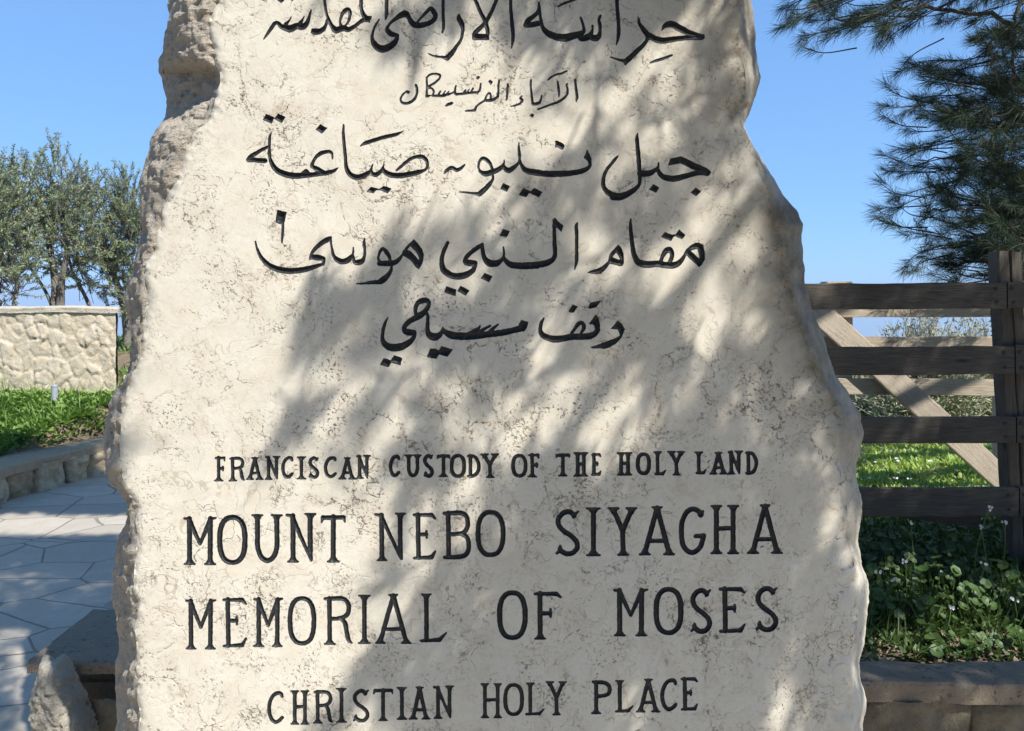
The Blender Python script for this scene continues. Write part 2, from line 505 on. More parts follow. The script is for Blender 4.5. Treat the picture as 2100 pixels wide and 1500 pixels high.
# ------------------------------------------------------------------ rubble masonry
def rubble(name, mat, parent, mapf, U, Vh, step, cells, depth, seed, edge=.12, jitter=.75, rough=.012):
    """a stone-faced wall skin: mapf(u, v, h) -> world; cells = (cell width, cell height)"""
    nu = int(U / step) + 1; nv = int(Vh / step) + 1
    uu, vv = np.meshgrid(np.linspace(0, U, nu), np.linspace(0, Vh, nv))
    p = np.stack([uu.ravel() / cells[0], vv.ravel() / cells[1]], 1)
    wob = np.stack([vn(np.c_[p * 1.3, np.zeros(len(p))], 1.0, seed + 5), vn(np.c_[p * 1.3, np.ones(len(p)) * 9], 1.0, seed + 6)], 1)
    p = p + wob * .22
    ip = np.floor(p)
    d1 = np.full(len(p), 9.0); d2 = np.full(len(p), 9.0); cid = np.zeros(len(p))
    for a in (-1, 0, 1):
        for b in (-1, 0, 1):
            c = ip + [a, b]
            hx = hash3(c[:, 0], c[:, 1], 1.0, seed); hy = hash3(c[:, 0], c[:, 1], 2.0, seed)
            q = c + .5 + (np.stack([hx, hy], 1) - .5) * jitter
            d = np.linalg.norm(p - q, axis=1)
            nid = hash3(c[:, 0], c[:, 1], 3.0, seed)
            new = d < d1
            d2 = np.where(new, d1, np.minimum(d2, d)); cid = np.where(new, nid, cid); d1 = np.where(new, d, d1)
    e = d2 - d1
    joint = np.clip(1 - e / edge, 0, 1)
    dome = np.clip(e / (edge * 3.2), 0, 1) ** .3
    w3 = np.stack([uu.ravel(), vv.ravel(), np.full(len(p), seed * 3.1)], 1)
    h = depth * (dome * (.55 + .45 * cid)) + rough * (vn(w3, 9, seed) + .6 * vn(w3, 21, seed + 1) + .35 * vn(w3, 50, seed + 2)) * dome
    W = np.array([mapf(u, v, hh) for u, v, hh in zip(uu.ravel(), vv.ravel(), h)])
    ii = np.arange(nu * nv).reshape(nv, nu)
    F = np.stack([ii[:-1, :-1], ii[:-1, 1:], ii[1:, 1:], ii[1:, :-1]], -1).reshape(-1, 4)
    o = mk(name, W, F, mat, parent, smooth=True)
    fattr(o, 'joint', joint); fattr(o, 'cell', cid)
    return o

def slab(name, mat, parent, pts_front, pts_back, z0, z1, seed, amp=.008, nseg=10):
    """a coping slab following two plan polylines, with a worn uneven outline"""
    a = np.asarray(pts_front, float); b = np.asarray(pts_back, float)
    n = len(a); prof = []
    for t in np.linspace(0, 1, nseg): prof.append((t, 1.0))
    ring = [(0, 0), (-.0, .35), (0, .8), (.03, 1)] + [(t, 1) for t in np.linspace(.1, .9, nseg)] + [(.97, 1), (1, .8), (1, .35), (1, 0)]
    V = []
    for i in range(n):
        for (t, k) in ring:
            p = a[i] + (b[i] - a[i]) * t
            V.append((p[0], p[1], z0 + (z1 - z0) * k))
    V = np.array(V)
    V = V + amp * np.stack([vn(V, 6, seed), vn(V, 6, seed + 1), .6 * vn(V, 5, seed + 2)], 1) + amp * .5 * np.stack([vn(V, 19, seed + 3), vn(V, 19, seed + 4), .6 * vn(V, 17, seed + 5)], 1)
    m = len(ring); F = []
    for i in range(n - 1):
        for k in range(m - 1):
            F.append((i * m + k, i * m + k + 1, (i + 1) * m + k + 1, (i + 1) * m + k))
        F.append((i * m + m - 1, i * m, (i + 1) * m, (i + 1) * m + m - 1))
    F.append(tuple(range(m))); F.append(tuple((n - 1) * m + k for k in range(m))[::-1])
    return mk(name, V, F, mat, parent, smooth=False)

def box(name, mat, parent, lo, hi, bev=.004, jig=0.0, seed=0):
    bm = bmesh.new()
    bmesh.ops.create_cube(bm, size=1.0)
    lo = np.array(lo, float); hi = np.array(hi, float)
    for v in bm.verts:
        v.co = Vector(lo + (np.array(v.co[:]) + .5) * (hi - lo))
    if bev: bmesh.ops.bevel(bm, geom=bm.edges[:], offset=bev, segments=2, affect='EDGES')
    return from_bm(name, bm, mat, parent)

# back wall beyond the left bed
wd = 7.30
wx1 = (240 - 1050) / FPX * wd; wx0 = -8.4
wz0 = .30; wz1 = EYE - 30 / FPX * wd
wall = thing('stone_wall', (wx1 - 1, wd, wz0), 'sunlit pale rubble wall with a flat rendered top, below the olive trees', 'wall')
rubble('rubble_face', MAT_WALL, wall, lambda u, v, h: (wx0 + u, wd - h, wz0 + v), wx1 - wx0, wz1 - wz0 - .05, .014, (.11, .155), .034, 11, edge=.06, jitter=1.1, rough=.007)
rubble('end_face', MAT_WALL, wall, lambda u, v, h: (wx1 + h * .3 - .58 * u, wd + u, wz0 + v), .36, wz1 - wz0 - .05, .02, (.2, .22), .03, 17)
box('wall_core', MAT_WALLCAP, wall, (wx0, wd + .012, wz0 - .2), (wx1 - .22, wd + .36, wz1 - .052), 0)
xs = np.linspace(wx0 - .02, wx1 + .035, 90)
slab('coping', MAT_WALLCAP, wall, np.c_[xs, np.full(90, wd - .045)], np.c_[xs - .20, np.full(90, wd + .38)], wz1 - .055, wz1 + .0, 21, .016)
foot = thing('stone_footing', (wx1 + .1, wd + .1, .4), 'low rubble footing stub at the right end of the pale wall', 'wall')
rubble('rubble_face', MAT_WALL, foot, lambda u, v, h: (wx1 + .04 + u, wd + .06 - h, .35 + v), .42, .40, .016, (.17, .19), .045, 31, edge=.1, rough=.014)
box('footing_core', MAT_WALLCAP, foot, (wx1 + .04, wd + .08, .3), (wx1 + .45, wd + .36, .75), .02)

# low kerb wall along the path
ky = np.linspace(1.0, 10.5, 330)
kp = np.stack([kerb_x(ky), ky], 1)
ks = np.concatenate([[0], np.cumsum(np.linalg.norm(np.diff(kp, axis=0), axis=1))])
def kerb_map(u, v, h):
    y = np.interp(u, ks, ky); x = float(kerb_x(y))
    dx = float(kerb_x(y + .1)) - float(kerb_x(y - .1)); t = np.array([dx, .2]); t /= np.linalg.norm(t)
    n = np.array([t[1], -t[0]])
    return (x + n[0] * h, y + n[1] * h, v - .02)
kerb = thing('kerb_wall', (float(kerb_x(5.5)) - .1, 5.5, 0), 'low brown stone kerb wall curving between the path and the weedy bed', 'wall')
rubble('stone_course', MAT_KERB, kerb, kerb_map, ks[-1], .25, .014, (.27, .42), .10, 43, edge=.11, jitter=.30, rough=.026)
ky2 = np.linspace(1.0, 10.5, 130)
fr = []; bk = []
for y in ky2:
    u = np.interp(y, ky, ks)
    fr.append(kerb_map(u, 0, .075)[:2]); bk.append(kerb_map(u, 0, -.30)[:2])
slab('coping', MAT_KERBCAP, kerb, fr, bk, .205, .275, 51, .014)

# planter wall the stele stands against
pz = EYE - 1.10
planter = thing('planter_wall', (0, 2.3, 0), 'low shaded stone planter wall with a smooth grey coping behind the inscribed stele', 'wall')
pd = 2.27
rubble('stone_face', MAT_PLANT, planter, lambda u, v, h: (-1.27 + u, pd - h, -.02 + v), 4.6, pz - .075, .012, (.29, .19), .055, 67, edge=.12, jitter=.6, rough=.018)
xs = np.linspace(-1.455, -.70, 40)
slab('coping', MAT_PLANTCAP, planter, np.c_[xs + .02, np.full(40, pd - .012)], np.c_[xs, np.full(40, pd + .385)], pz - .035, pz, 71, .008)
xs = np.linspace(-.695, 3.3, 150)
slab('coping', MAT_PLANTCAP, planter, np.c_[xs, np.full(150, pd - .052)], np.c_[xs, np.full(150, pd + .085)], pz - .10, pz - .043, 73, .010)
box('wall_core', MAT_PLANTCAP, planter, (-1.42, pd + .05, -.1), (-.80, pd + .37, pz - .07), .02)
# short steel pipe standing in the bed
pp = P(112, 838, 6.9)
pipe = thing('metal_pipe', tuple(pp), 'short grey steel pipe standing upright in the weeds before the pale wall', 'pipe')
tv, tf = tube([pp + [0, 0, -.2], pp + [0, 0, .21]], .027, 20, cap=False)
tv2, tf2 = tube([pp + [0, 0, .21], pp + [0, 0, .215], pp + [0, 0, .213], pp + [0, 0, .0]], [.027, .026, .022, .022], 20, cap=False)
b = Bag(); b.add(tv, tf); b.add(tv2, tf2); b.build('pipe_tube', MAT_STEEL, pipe, smooth=True)
b = Bag(); b.tube([pp + [0, 0, .195], pp + [0, 0, .207]], .0295, 20); b.build('collar', MAT_STEEL, pipe)

# ------------------------------------------------------------------ the fences
def rail(name, mat, parent, p0, p1, h, t, seed):
    """a sawn board between two end points (centre line), wavy edges"""
    p0 = np.asarray(p0, float); p1 = np.asarray(p1, float)
    n = 40; V = []; F = []
    ax = p1 - p0; L = np.linalg.norm(ax); ax = ax / L
    up = np.array([0, 0, 1.0]); up = up - ax * up.dot(ax); up /= np.linalg.norm(up)
    sd = np.cross(ax, up)
    ring = [(-.5, -.46), (-.46, -.5), (.46, -.5), (.5, -.46), (.5, .46), (.46, .5), (-.46, .5), (-.5, .46)]
    for i in range(n + 1):
        c = p0 + ax * L * i / n
        wv = .0018 * vn(np.array([[i * .25, seed, 0]]), 1.0, seed)[0]
        for (a, b) in ring:
            ee = .0016 * vn(np.array([[i * .6, b * 3, a * 3]]), 1.0, seed + 3)[0]
            V.append(c + sd * a * t + up * (b * h + wv + ee))
    m = len(ring)
    for i in range(n):
        for k in range(m):
            F.append((i * m + k, i * m + (k + 1) % m, (i + 1) * m + (k + 1) % m, (i + 1) * m + k))
    F.append(tuple(range(m))[::-1]); F.append(tuple(n * m + k for k in range(m)))
    return mk(name, V, F, mat, parent)

fd = 3.0
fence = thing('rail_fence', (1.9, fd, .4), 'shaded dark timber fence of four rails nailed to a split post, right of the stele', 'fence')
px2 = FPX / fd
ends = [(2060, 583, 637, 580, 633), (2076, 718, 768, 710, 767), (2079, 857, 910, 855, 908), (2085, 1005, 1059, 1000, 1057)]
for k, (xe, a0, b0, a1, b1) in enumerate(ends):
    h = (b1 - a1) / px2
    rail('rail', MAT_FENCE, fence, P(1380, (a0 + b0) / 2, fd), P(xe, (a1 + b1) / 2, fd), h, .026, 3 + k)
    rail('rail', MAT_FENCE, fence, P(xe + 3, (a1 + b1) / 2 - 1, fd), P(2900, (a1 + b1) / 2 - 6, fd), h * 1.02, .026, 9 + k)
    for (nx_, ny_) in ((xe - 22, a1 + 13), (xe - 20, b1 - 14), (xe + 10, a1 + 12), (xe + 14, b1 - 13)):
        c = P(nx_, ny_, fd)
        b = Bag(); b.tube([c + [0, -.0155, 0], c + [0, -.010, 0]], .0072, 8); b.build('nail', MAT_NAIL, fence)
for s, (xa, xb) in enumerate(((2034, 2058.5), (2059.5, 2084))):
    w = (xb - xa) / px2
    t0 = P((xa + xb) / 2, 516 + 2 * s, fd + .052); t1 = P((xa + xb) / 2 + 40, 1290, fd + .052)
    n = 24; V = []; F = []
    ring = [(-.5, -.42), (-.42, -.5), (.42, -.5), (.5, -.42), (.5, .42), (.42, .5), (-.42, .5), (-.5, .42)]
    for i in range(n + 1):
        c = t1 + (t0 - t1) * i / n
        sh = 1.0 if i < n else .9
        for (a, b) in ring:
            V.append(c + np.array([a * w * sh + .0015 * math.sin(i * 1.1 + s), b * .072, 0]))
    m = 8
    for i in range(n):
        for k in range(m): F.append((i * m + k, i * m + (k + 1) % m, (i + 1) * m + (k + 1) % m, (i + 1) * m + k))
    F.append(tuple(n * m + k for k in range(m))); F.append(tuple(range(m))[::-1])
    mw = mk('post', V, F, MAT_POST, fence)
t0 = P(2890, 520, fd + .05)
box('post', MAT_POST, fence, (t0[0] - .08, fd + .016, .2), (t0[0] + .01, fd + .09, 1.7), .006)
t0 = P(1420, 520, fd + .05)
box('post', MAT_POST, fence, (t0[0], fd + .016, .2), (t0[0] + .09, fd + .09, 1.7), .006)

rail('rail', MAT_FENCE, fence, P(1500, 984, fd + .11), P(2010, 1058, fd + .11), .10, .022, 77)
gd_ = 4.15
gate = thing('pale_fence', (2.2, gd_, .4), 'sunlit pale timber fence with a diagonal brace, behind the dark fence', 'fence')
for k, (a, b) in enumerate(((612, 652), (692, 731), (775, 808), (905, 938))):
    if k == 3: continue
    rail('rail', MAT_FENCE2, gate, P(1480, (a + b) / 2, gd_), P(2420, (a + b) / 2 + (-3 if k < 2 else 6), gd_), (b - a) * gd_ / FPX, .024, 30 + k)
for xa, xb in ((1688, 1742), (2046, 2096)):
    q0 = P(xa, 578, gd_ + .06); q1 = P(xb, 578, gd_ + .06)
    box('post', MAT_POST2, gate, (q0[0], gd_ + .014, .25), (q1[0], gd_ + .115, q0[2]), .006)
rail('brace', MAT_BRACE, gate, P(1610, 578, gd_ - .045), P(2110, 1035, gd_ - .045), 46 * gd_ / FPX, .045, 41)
# ------------------------------------------------------------------ the inscribed stele
SD, SYAW = 1.75, 0.05           # distance of the dressed face, and its slight turn away to the right
def face_pt(X, Y, back=0.0):
    """point on the dressed face (photo-pixel ruled), pushed back by `back` metres"""
    X = np.asarray(X, float); Y = np.asarray(Y, float)
    k = (X - 1050) / FPX
    d = (SD + back) / (1 - SYAW * k)
    return np.stack([k * d, d, EYE - (Y - HOR) / FPX * d], -1)

LF = [(447, -260), (452, -120), (447, 0), (433, 33), (433, 83), (440, 127), (452, 147), (457, 167), (442, 207), (427, 247), (397, 277), (383, 300), (373, 333), (365, 362), (350, 388), (337, 432), (328, 468), (320, 515), (305, 540), (297, 561), (299, 611), (296, 650), (296, 690), (290, 735), (273, 767), (263, 800), (256, 827), (250, 853), (246, 900), (242, 943), (251, 987), (267, 1017), (281, 1040), (279, 1110), (278, 1160), (273, 1213), (282, 1240), (273, 1283), (283, 1333), (278, 1383), (283, 1443), (287, 1500), (280, 1600), (290, 1760)]
LS = [(420, -260), (370, -120), (346, 0), (341, 43), (330, 117), (329, 150), (338, 187), (342, 225), (339, 243), (322, 264), (307, 293), (304, 309), (298, 339), (290, 377), (289, 421), (292, 468), (285, 515), (279, 553), (268, 573), (259, 608), (260, 632), (267, 661), (275, 690), (276, 722), (266, 757), (246, 787), (229, 817), (219, 863), (216, 917), (222, 970), (246, 1010), (262, 1035), (264, 1063), (246, 1105), (235, 1167), (232, 1230), (240, 1283), (245, 1317), (239, 1373), (236, 1400), (239, 1467), (236, 1500), (232, 1600), (240, 1760)]
RF = [(1490, -260), (1505, -120), (1518, 0), (1512, 60), (1517, 110), (1526, 165), (1520, 210), (1500, 225), (1512, 246), (1522, 270), (1535, 300), (1560, 345), (1578, 400), (1590, 450), (1598, 500), (1608, 560), (1628, 640), (1650, 700), (1672, 760), (1702, 820), (1722, 880), (1722, 940), (1730, 1000), (1735, 1060), (1740, 1120), (1752, 1170), (1757, 1230), (1750, 1300), (1742, 1360), (1745, 1410), (1750, 1460), (1745, 1500), (1750, 1600), (1740, 1760)]
RS = [(1510, -260), (1530, -120), (1540, 0), (1545, 40), (1549, 70), (1547, 92), (1553, 130), (1559, 160), (1556, 180), (1545, 210), (1534, 238), (1526, 256), (1528, 266), (1541, 290), (1555, 315), (1570, 340), (1583, 360), (1605, 400), (1630, 430), (1646, 460), (1643, 490), (1645, 530), (1651, 580), (1662, 620), (1674, 660), (1690, 705), (1712, 770), (1740, 805), (1762, 850), (1769, 885), (1764, 920), (1757, 950), (1758, 980), (1765, 1030), (1764, 1080), (1759, 1110), (1768, 1160), (1779, 1190), (1780, 1230), (1776, 1270), (1771, 1320), (1761, 1360), (1764, 1395), (1772, 1420), (1776, 1450), (1768, 1490), (1770, 1600), (1765, 1760)]
def ev(tab, Y):
    t = np.array(tab, float); return np.interp(Y, t[:, 1], t[:, 0])
def n1(Y, f, s): return vn(np.c_[np.atleast_1d(Y), np.zeros((np.size(Y), 2)) + s], f, s)
def xlf(Y): return ev(LF, Y) + 4.0 * n1(Y, .03, 3) + 2.0 * n1(Y, .11, 4)
def xrf(Y): return ev(RF, Y) + 7 * n1(Y, .02, 5) + 3 * n1(Y, .09, 6)
Y0, Y1 = -260.0, 1995.0

def face_back(X, Y):
    """how far the dressed face dips behind its plane: gentle waves, worn arrises"""
    X = np.asarray(X, float); Y = np.asarray(Y, float)
    q = np.c_[X, Y, np.zeros(len(X))]
    b = .0022 * vn(q, 1 / 210., 1) + .0009 * vn(q, 1 / 70., 2) + .00035 * vn(q, 1 / 22., 9)
    eL = np.clip(X - xlf(Y), 0, None); eR = np.clip(xrf(Y) - X, 0, None)
    b = b + .008 * np.exp(-eL / 5.) * (1 + .8 * vn(q, 1 / 9., 7)) + .0012 * np.exp(-eL / 26.) * vn(q, 1 / 7., 12) + .010 * np.exp(-eR / 34.) * (1 + .5 * vn(q, 1 / 17., 8))
    return b

# ---- lettering as pen strokes in photograph pixels: (label, [strokes], [(outer polygon, hole)])
WORDS = []
def crop(ox, oy, s):
    return lambda pts: [(ox + p[0] / s, oy + p[1] / s, (p[2] / s if len(p) > 2 else 0)) for p in pts]
def arab(label, cr, strokes=(), polys=(), extra=()):
    st = [cr(a) for a in strokes]; po = [(cr(p), None) if not isinstance(p, tuple) else (cr(p[0]), cr(p[1])) for p in polys]
    for c2, s2, p2 in extra:
        st += [c2(a) for a in s2]
        po += [(c2(p), None) if not isinstance(p, tuple) else (c2(p[0]), c2(p[1])) for p in p2]
    WORDS.append((label, st, po))
cA, cB, cC, cD = crop(530, 0, 7), crop(740, 0, 7), crop(960, 0, 7), crop(1180, 0, 7)
cE, cF = crop(800, 130, 9.545), crop(990, 130, 9.545)
cG, cH, cI, cJ, cK = crop(490, 220, 8.333), crop(680, 230, 8.333), crop(890, 270, 10), crop(1070, 260, 9.376), crop(1260, 260, 9.376)
cL, cM, cN, cO, cP = crop(510, 420, 8.333), crop(690, 430, 8.333), crop(890, 440, 8.333), crop(1080, 430, 8.333), crop(1260, 430, 8.333)
cQ, cR, cS = crop(770, 600, 8.333), crop(920, 600, 8.333), crop(1090, 600, 8.333)

arab('first word of the engraved Arabic top line', cD,
     [[(910,268,12),(920,340,22),(980,430,32),(1040,510,40),(1028,570,24),(985,640,28),(900,720,32),(820,800,35),(740,870,38),(715,925,15)],
      [(735,882,30),(620,860,16),(500,820,8)],
      [(1060,510,40),(1130,555,45),(1250,585,45),(1380,570,40),(1550,550,35),(1700,540,35),(1810,542,34),(1838,512,18)],
      [(1835,515,15),(1750,505,30),(1620,470,42),(1500,410,48),(1400,355,48),(1330,352,44),(1275,385,28),(1238,440,7)],
      [(1072,905,9),(1130,885,18),(1300,830,20),(1390,792,10)],
      [(595,-60,25),(600,100,25),(615,300,22),(622,450,26),(610,560,20),(588,645,8)]],
     [],
     [(cC, [[(1015,40,12),(1020,120,22),(1000,180,25),(930,245,28),(865,290,36),(825,365,32)],[(825,365,32),(900,362,38),(1000,340,38),(1045,345,30)],
            [(1020,120,20),(1035,220,18),(1050,320,22),(1075,400,26),(1120,460,40),(1200,510,48),(1300,540,52),(1400,545,55),(1500,520,50),(1600,490,42),(1660,450,25),(1650,360,18),(1615,255,14)],
            [(1600,505,40),(1625,560,35),(1690,545,45),(1750,510,38),(1785,430,16),(1785,370,13)],
            [(1750,520,35),(1810,550,48),(1870,530,38),(1895,450,20),(1890,350,24),(1878,285,20),(1898,230,16)],
            [(1288,97,10),(1400,42,17),(1570,-12,12)]], [])])
arab('second word of the engraved Arabic top line', cB,
     [[(265,280,9),(205,380,15),(170,480,17),(163,560,25),(190,630,40),(250,690,50),(320,705,52),(400,680,48),(470,630,42),(512,570,30),(520,520,28)],
      [(525,512,26),(440,490,38),(390,450,35),(375,410,22),(420,340,18),(490,280,24),(560,230,38),(640,205,48),(690,255,32),(718,310,36),(755,350,42),(820,370,40),(920,355,36),(1010,320,32),(1060,270,32),(1070,220,32),(1040,160,35),(1000,125,26),(940,180,22),(870,250,18),(812,318,14)],
      [(1180,-40,20),(1182,200,22),(1188,380,20),(1170,470,13)],
      [(1408,212,10),(1410,270,34),(1450,350,36),(1465,430,22),(1440,560,20),(1380,660,24),(1310,760,34),(1240,835,38)],
      [(1240,835,36),(1170,825,18),(1050,805,14),(970,772,6)],
      [(1590,-80,24),(1660,40,24),(1720,180,25),(1780,300,28),(1815,420,30),(1822,500,24)],[(1980,-80,24),(1880,160,24),(1800,310,28),(1740,380,30),(1650,460,30),(1622,500,24)]],
     [[(1595,490),(1840,490),(1840,580),(1600,580)]],
     [(cC, [[(608,-60,22),(615,150,22),(632,350,25),(645,500,24),(640,600,20),(622,692,8)]], [])])
arab('third word of the engraved Arabic top line', cA,
     [[(75,566,4),(110,515,15),(170,430,23),(230,345,27),(275,332,28),(320,375,32),(370,400,42),(440,415,50),(500,400,48),(545,368,36),(590,385,46),(635,388,42),(680,355,38),(715,290,24),(738,210,16),(755,150,11)],
      [(395,350,28),(445,295,13),(472,238,5)],[(600,335,30),(632,285,15),(658,236,6)],[(430,410,40),(442,470,8)],
      [(945,-60,18),(960,100,18),(985,220,19),(1010,290,23),(1050,370,30),(1110,435,46),(1170,422,44),(1230,410,44),(1290,428,36),(1350,400,28),(1420,350,25),(1500,290,30),(1560,280,35),(1605,258,20)],
      [(985,290,16),(965,370,22),(920,430,34),(850,460,42),(795,455,32)],[(1110,445,30),(1118,488,6)],
      [(1190,400,25),(1172,320,14),(1192,230,20),(1230,165,28),(1280,138,28),(1312,170,24),(1315,230,20),(1290,310,16),(1252,365,12)],
      [(1475,-60,24),(1475,100,24),(1490,170,26),(1520,235,34),(1565,275,36)],[(1570,280,30),(1598,325,7)],[(1580,255,22),(1624,242,6)],
      [(1842,-60,26),(1838,200,24),(1822,287,8)]],
     [[(270,8),(325,48),(375,10),(330,-50)],[(450,-10),(485,20),(510,-5),(480,-50)],[(765,415),(840,410),(830,510),(752,482)]])
arab('first engraved Arabic word of the small second line', cF,
     [[(1075,905,14),(1200,860,18),(1350,805,20),(1480,755,22),(1580,690,24),(1650,610,22),(1660,510,22),(1640,430,18),(1660,397,12)],
      [(1465,358,16),(1480,480,22),(1495,600,18),(1490,655,7)],[(1275,328,14),(1330,280,18),(1420,230,18),(1540,200,20),(1648,152,13)],
      [(1810,328,20),(1825,480,24),(1845,650,26),(1840,700,22),(1830,755,10)],
      [(945,328,18),(940,450,18),(955,600,20),(970,740,22),(982,798,26),(1050,795,30),(1110,770,24),(1140,700,18),(1152,635,14)],
      [(760,640,13),(735,690,20),(770,720,26),(740,780,18),(660,820,14),(550,850,10)]],
     [[(920,1025),(965,985),(1000,1010),(990,1050),(960,1065)]])
arab('second engraved Arabic word of the small second line', cE,
     [[(505,430,22),(525,500,24),(525,590,22),(490,680,24),(420,750,25),(330,785,25),(250,780,25),(210,740,20),(210,680,18),(250,610,18),(310,555,14)],
      [(715,280,18),(720,450,18),(715,655,22)],[(715,280,16),(780,225,20),(870,208,20),(960,225,22),(980,255,20),(955,310,20),(880,380,20),(800,430,20),(735,460,16)],
      [(735,492,16),(810,490,20),(850,540,20),(850,590,18),(830,635,18)],[(720,650,28),(785,632,16)],
      [(828,640,22),(920,640,24),(1020,640,25),(1120,615,22),(1200,590,18),(1260,555,16),(1275,500,16),(1290,437,10)],
      [(945,612,14),(985,550,16)],[(1030,610,12),(1080,545,12)],[(1105,600,12),(1155,550,11)],
      [(1265,555,18),(1280,605,22),(1350,605,24),(1500,590,22),(1640,575,22),(1720,565,20),(1760,510,18),(1775,400,13)],
      [(1425,580,12),(1480,525,12)],[(1500,575,12),(1545,518,12)],[(1570,570,12),(1625,495,14)],[(1710,580,11),(1717,612,5)],
      [(1860,710,16),(1885,640,16),(1940,582,16),(1968,610,16),(1965,705,16)],[(2110,655,20),(2030,715,24),(1950,730,28),(1860,735,22),(1760,790,18),(1690,850,18),(1660,915,24)],[(1655,925,22),(1560,930,20),(1475,935,11)]],
     [[(325,530),(390,555),(355,605),(300,575)],[(1065,840),(1110,790),(1200,755),(1240,775),(1215,810),(1100,850)],[(1680,300),(1720,250),(1760,270),(1720,320)],[(1925,360),(1955,320),(2010,365),(1970,430),(1945,395)]],
     [(cF, [[(320,345,18),(305,450,18),(305,560,20),(290,650,20),(230,700,24),(150,730,26)],[(490,410,18),(482,550,22),(470,690,18),(458,725,8)]], [])])
arab('engraved Arabic word at the right end of the third line', cK,
     [[(-20,1353,67),(100,1350,68),(220,1310,58),(340,1245,50),(430,1170,38),(485,1090,32),(487,950,32),(475,750,38),(460,550,40),(440,350,36),(432,220,32),(448,130,9)],
      [(490,900,55),(600,905,60),(700,890,52),(780,835,36),(838,775,22),(850,698,15)],
      [(830,815,30),(870,900,42),(940,965,50),(1050,995,58),(1170,1000,58),(1300,970,55),(1450,930,48),(1600,890,50),(1720,885,55),(1795,885,55)],
      [(1805,855,28),(1700,820,50),(1550,770,62),(1400,700,66),(1290,645,62)]],
     [[(675,1210),(742,1105),(865,1175),(800,1275)],[(1470,1270),(1560,1175),(1662,1250),(1570,1340)],[(1030,748),(1080,615),(1275,572),(1320,640),(1240,710)],[(1760,820),(1830,850),(1815,950),(1740,945)]],
     [(cJ, [[(1855,560,9),(1800,620,28),(1720,720,30),(1640,820,30),(1590,920,30),(1567,1040,35),(1575,1150,40),(1640,1250,50),(1730,1310,56),(1800,1340,66),(1880,1352,68)]], [])])
arab('middle engraved Arabic word of the third line', cI,
     [[(212,862,14),(260,800,32),(340,745,36),(400,755,38),(460,790,42),(530,770,33),(600,710,22),(635,670,10)],
      [(950,810,22),(915,760,20),(915,690,22),(940,605,26),(1000,550,34),(1080,585,38),(1150,660,32),(1190,750,25),(1200,790,25)],
      [(935,820,26),(1050,868,56),(1200,830,54),(1320,780,50),(1400,720,35),(1435,650,18),(1440,587,12)],
      [(1205,900,22),(1205,980,26),(1140,1080,40),(1050,1180,50),(930,1282,50)],[(930,1285,46),(800,1270,25),(640,1250,18),(520,1242,6)],
      [(1430,690,22),(1460,760,45),(1530,800,55),(1610,760,45),(1690,690,32),(1745,610,22),(1755,500,28),(1740,350,22),(1742,217,6)],
      [(1760,590,22),(1790,680,30),(1850,770,48),(1960,820,60),(2120,842,62)]],
     [[(1360,1180),(1420,1060),(1555,1120),(1495,1235)],[(1740,1305),(1825,1165),(1980,1220),(1890,1350)]],
     [(cJ, [[(160,868,54),(300,892,56),(500,910,58),(700,910,58),(900,900,52),(1100,870,48),(1220,830,42),(1300,765,32),(1310,690,30),(1290,610,42),(1255,460,11)]],
       [[(635,275),(690,275),(800,330),(825,370),(800,430),(765,450),(700,400),(635,400),(650,320)],[(140,1275),(240,1180),(395,1260),(325,1355)],[(1195,600),(1245,480),(1290,540),(1250,650)]])])
arab('engraved Arabic word at the left end of the third line', cH,
     [[(205,220,14),(200,350,22),(215,550,26),(235,750,25),(245,900,30),(270,1000,38),(330,1080,45),(420,1115,45),(520,1100,46),(600,1060,40),(660,1010,25),(685,950,16),(705,895,8)],
      [(680,1000,15),(700,1050,30),(740,1072,40),(800,1050,36),(850,1000,24),(885,930,13),(900,845,6)],
      [(885,965,15),(910,1020,36),(980,1065,45),(1080,1085,46),(1200,1085,46),(1350,1060,43),(1500,1025,38),(1600,985,22),(1640,910,20),(1622,830,30),(1560,772,33),(1490,762,32),(1400,778,27),(1300,835,26),(1200,920,23),(1110,1000,18)],
      [(488,586,7),(560,540,28),(700,492,32),(900,430,32),(1100,385,28),(1217,330,7)]],
     [[(592,1362),(672,1280),(780,1308),(820,1318),(890,1262),(1028,1310),(955,1390),(830,1332),(760,1335),(718,1388)]],
     [(cG, [[(550,440,7),(525,530,22),(520,650,22),(518,760,24),(530,870,28),(570,980,38),(640,1070,45),(740,1130,50),(870,1165,52),(1000,1175,50),(1200,1160,43),(1350,1145,38),(1500,1125,38),(1620,1090,28),(1702,1030,5)],
            [(500,675,22),(400,725,29),(300,785,33),(210,840,36),(150,900,28)],[(160,915,26),(260,905,38),(370,915,42),(448,915,40)],
            [(1600,885,7),(1590,800,20),(1550,765,28),(1480,765,30),(1400,790,33),(1330,840,30),(1280,910,26),(1250,980,30),(1240,1030,18)],[(1250,1015,30),(1320,1050,38),(1400,1090,38),(1460,1120,28)],[(1090,1120,20),(1150,1085,26),(1190,1120,20)]],
       [[(410,215),(465,118),(600,175),(560,285)],[(600,200),(675,112),(798,172),(730,270)],[(1312,385),(1390,292),(1480,352),(1525,350),(1490,378),(1418,452)]])])
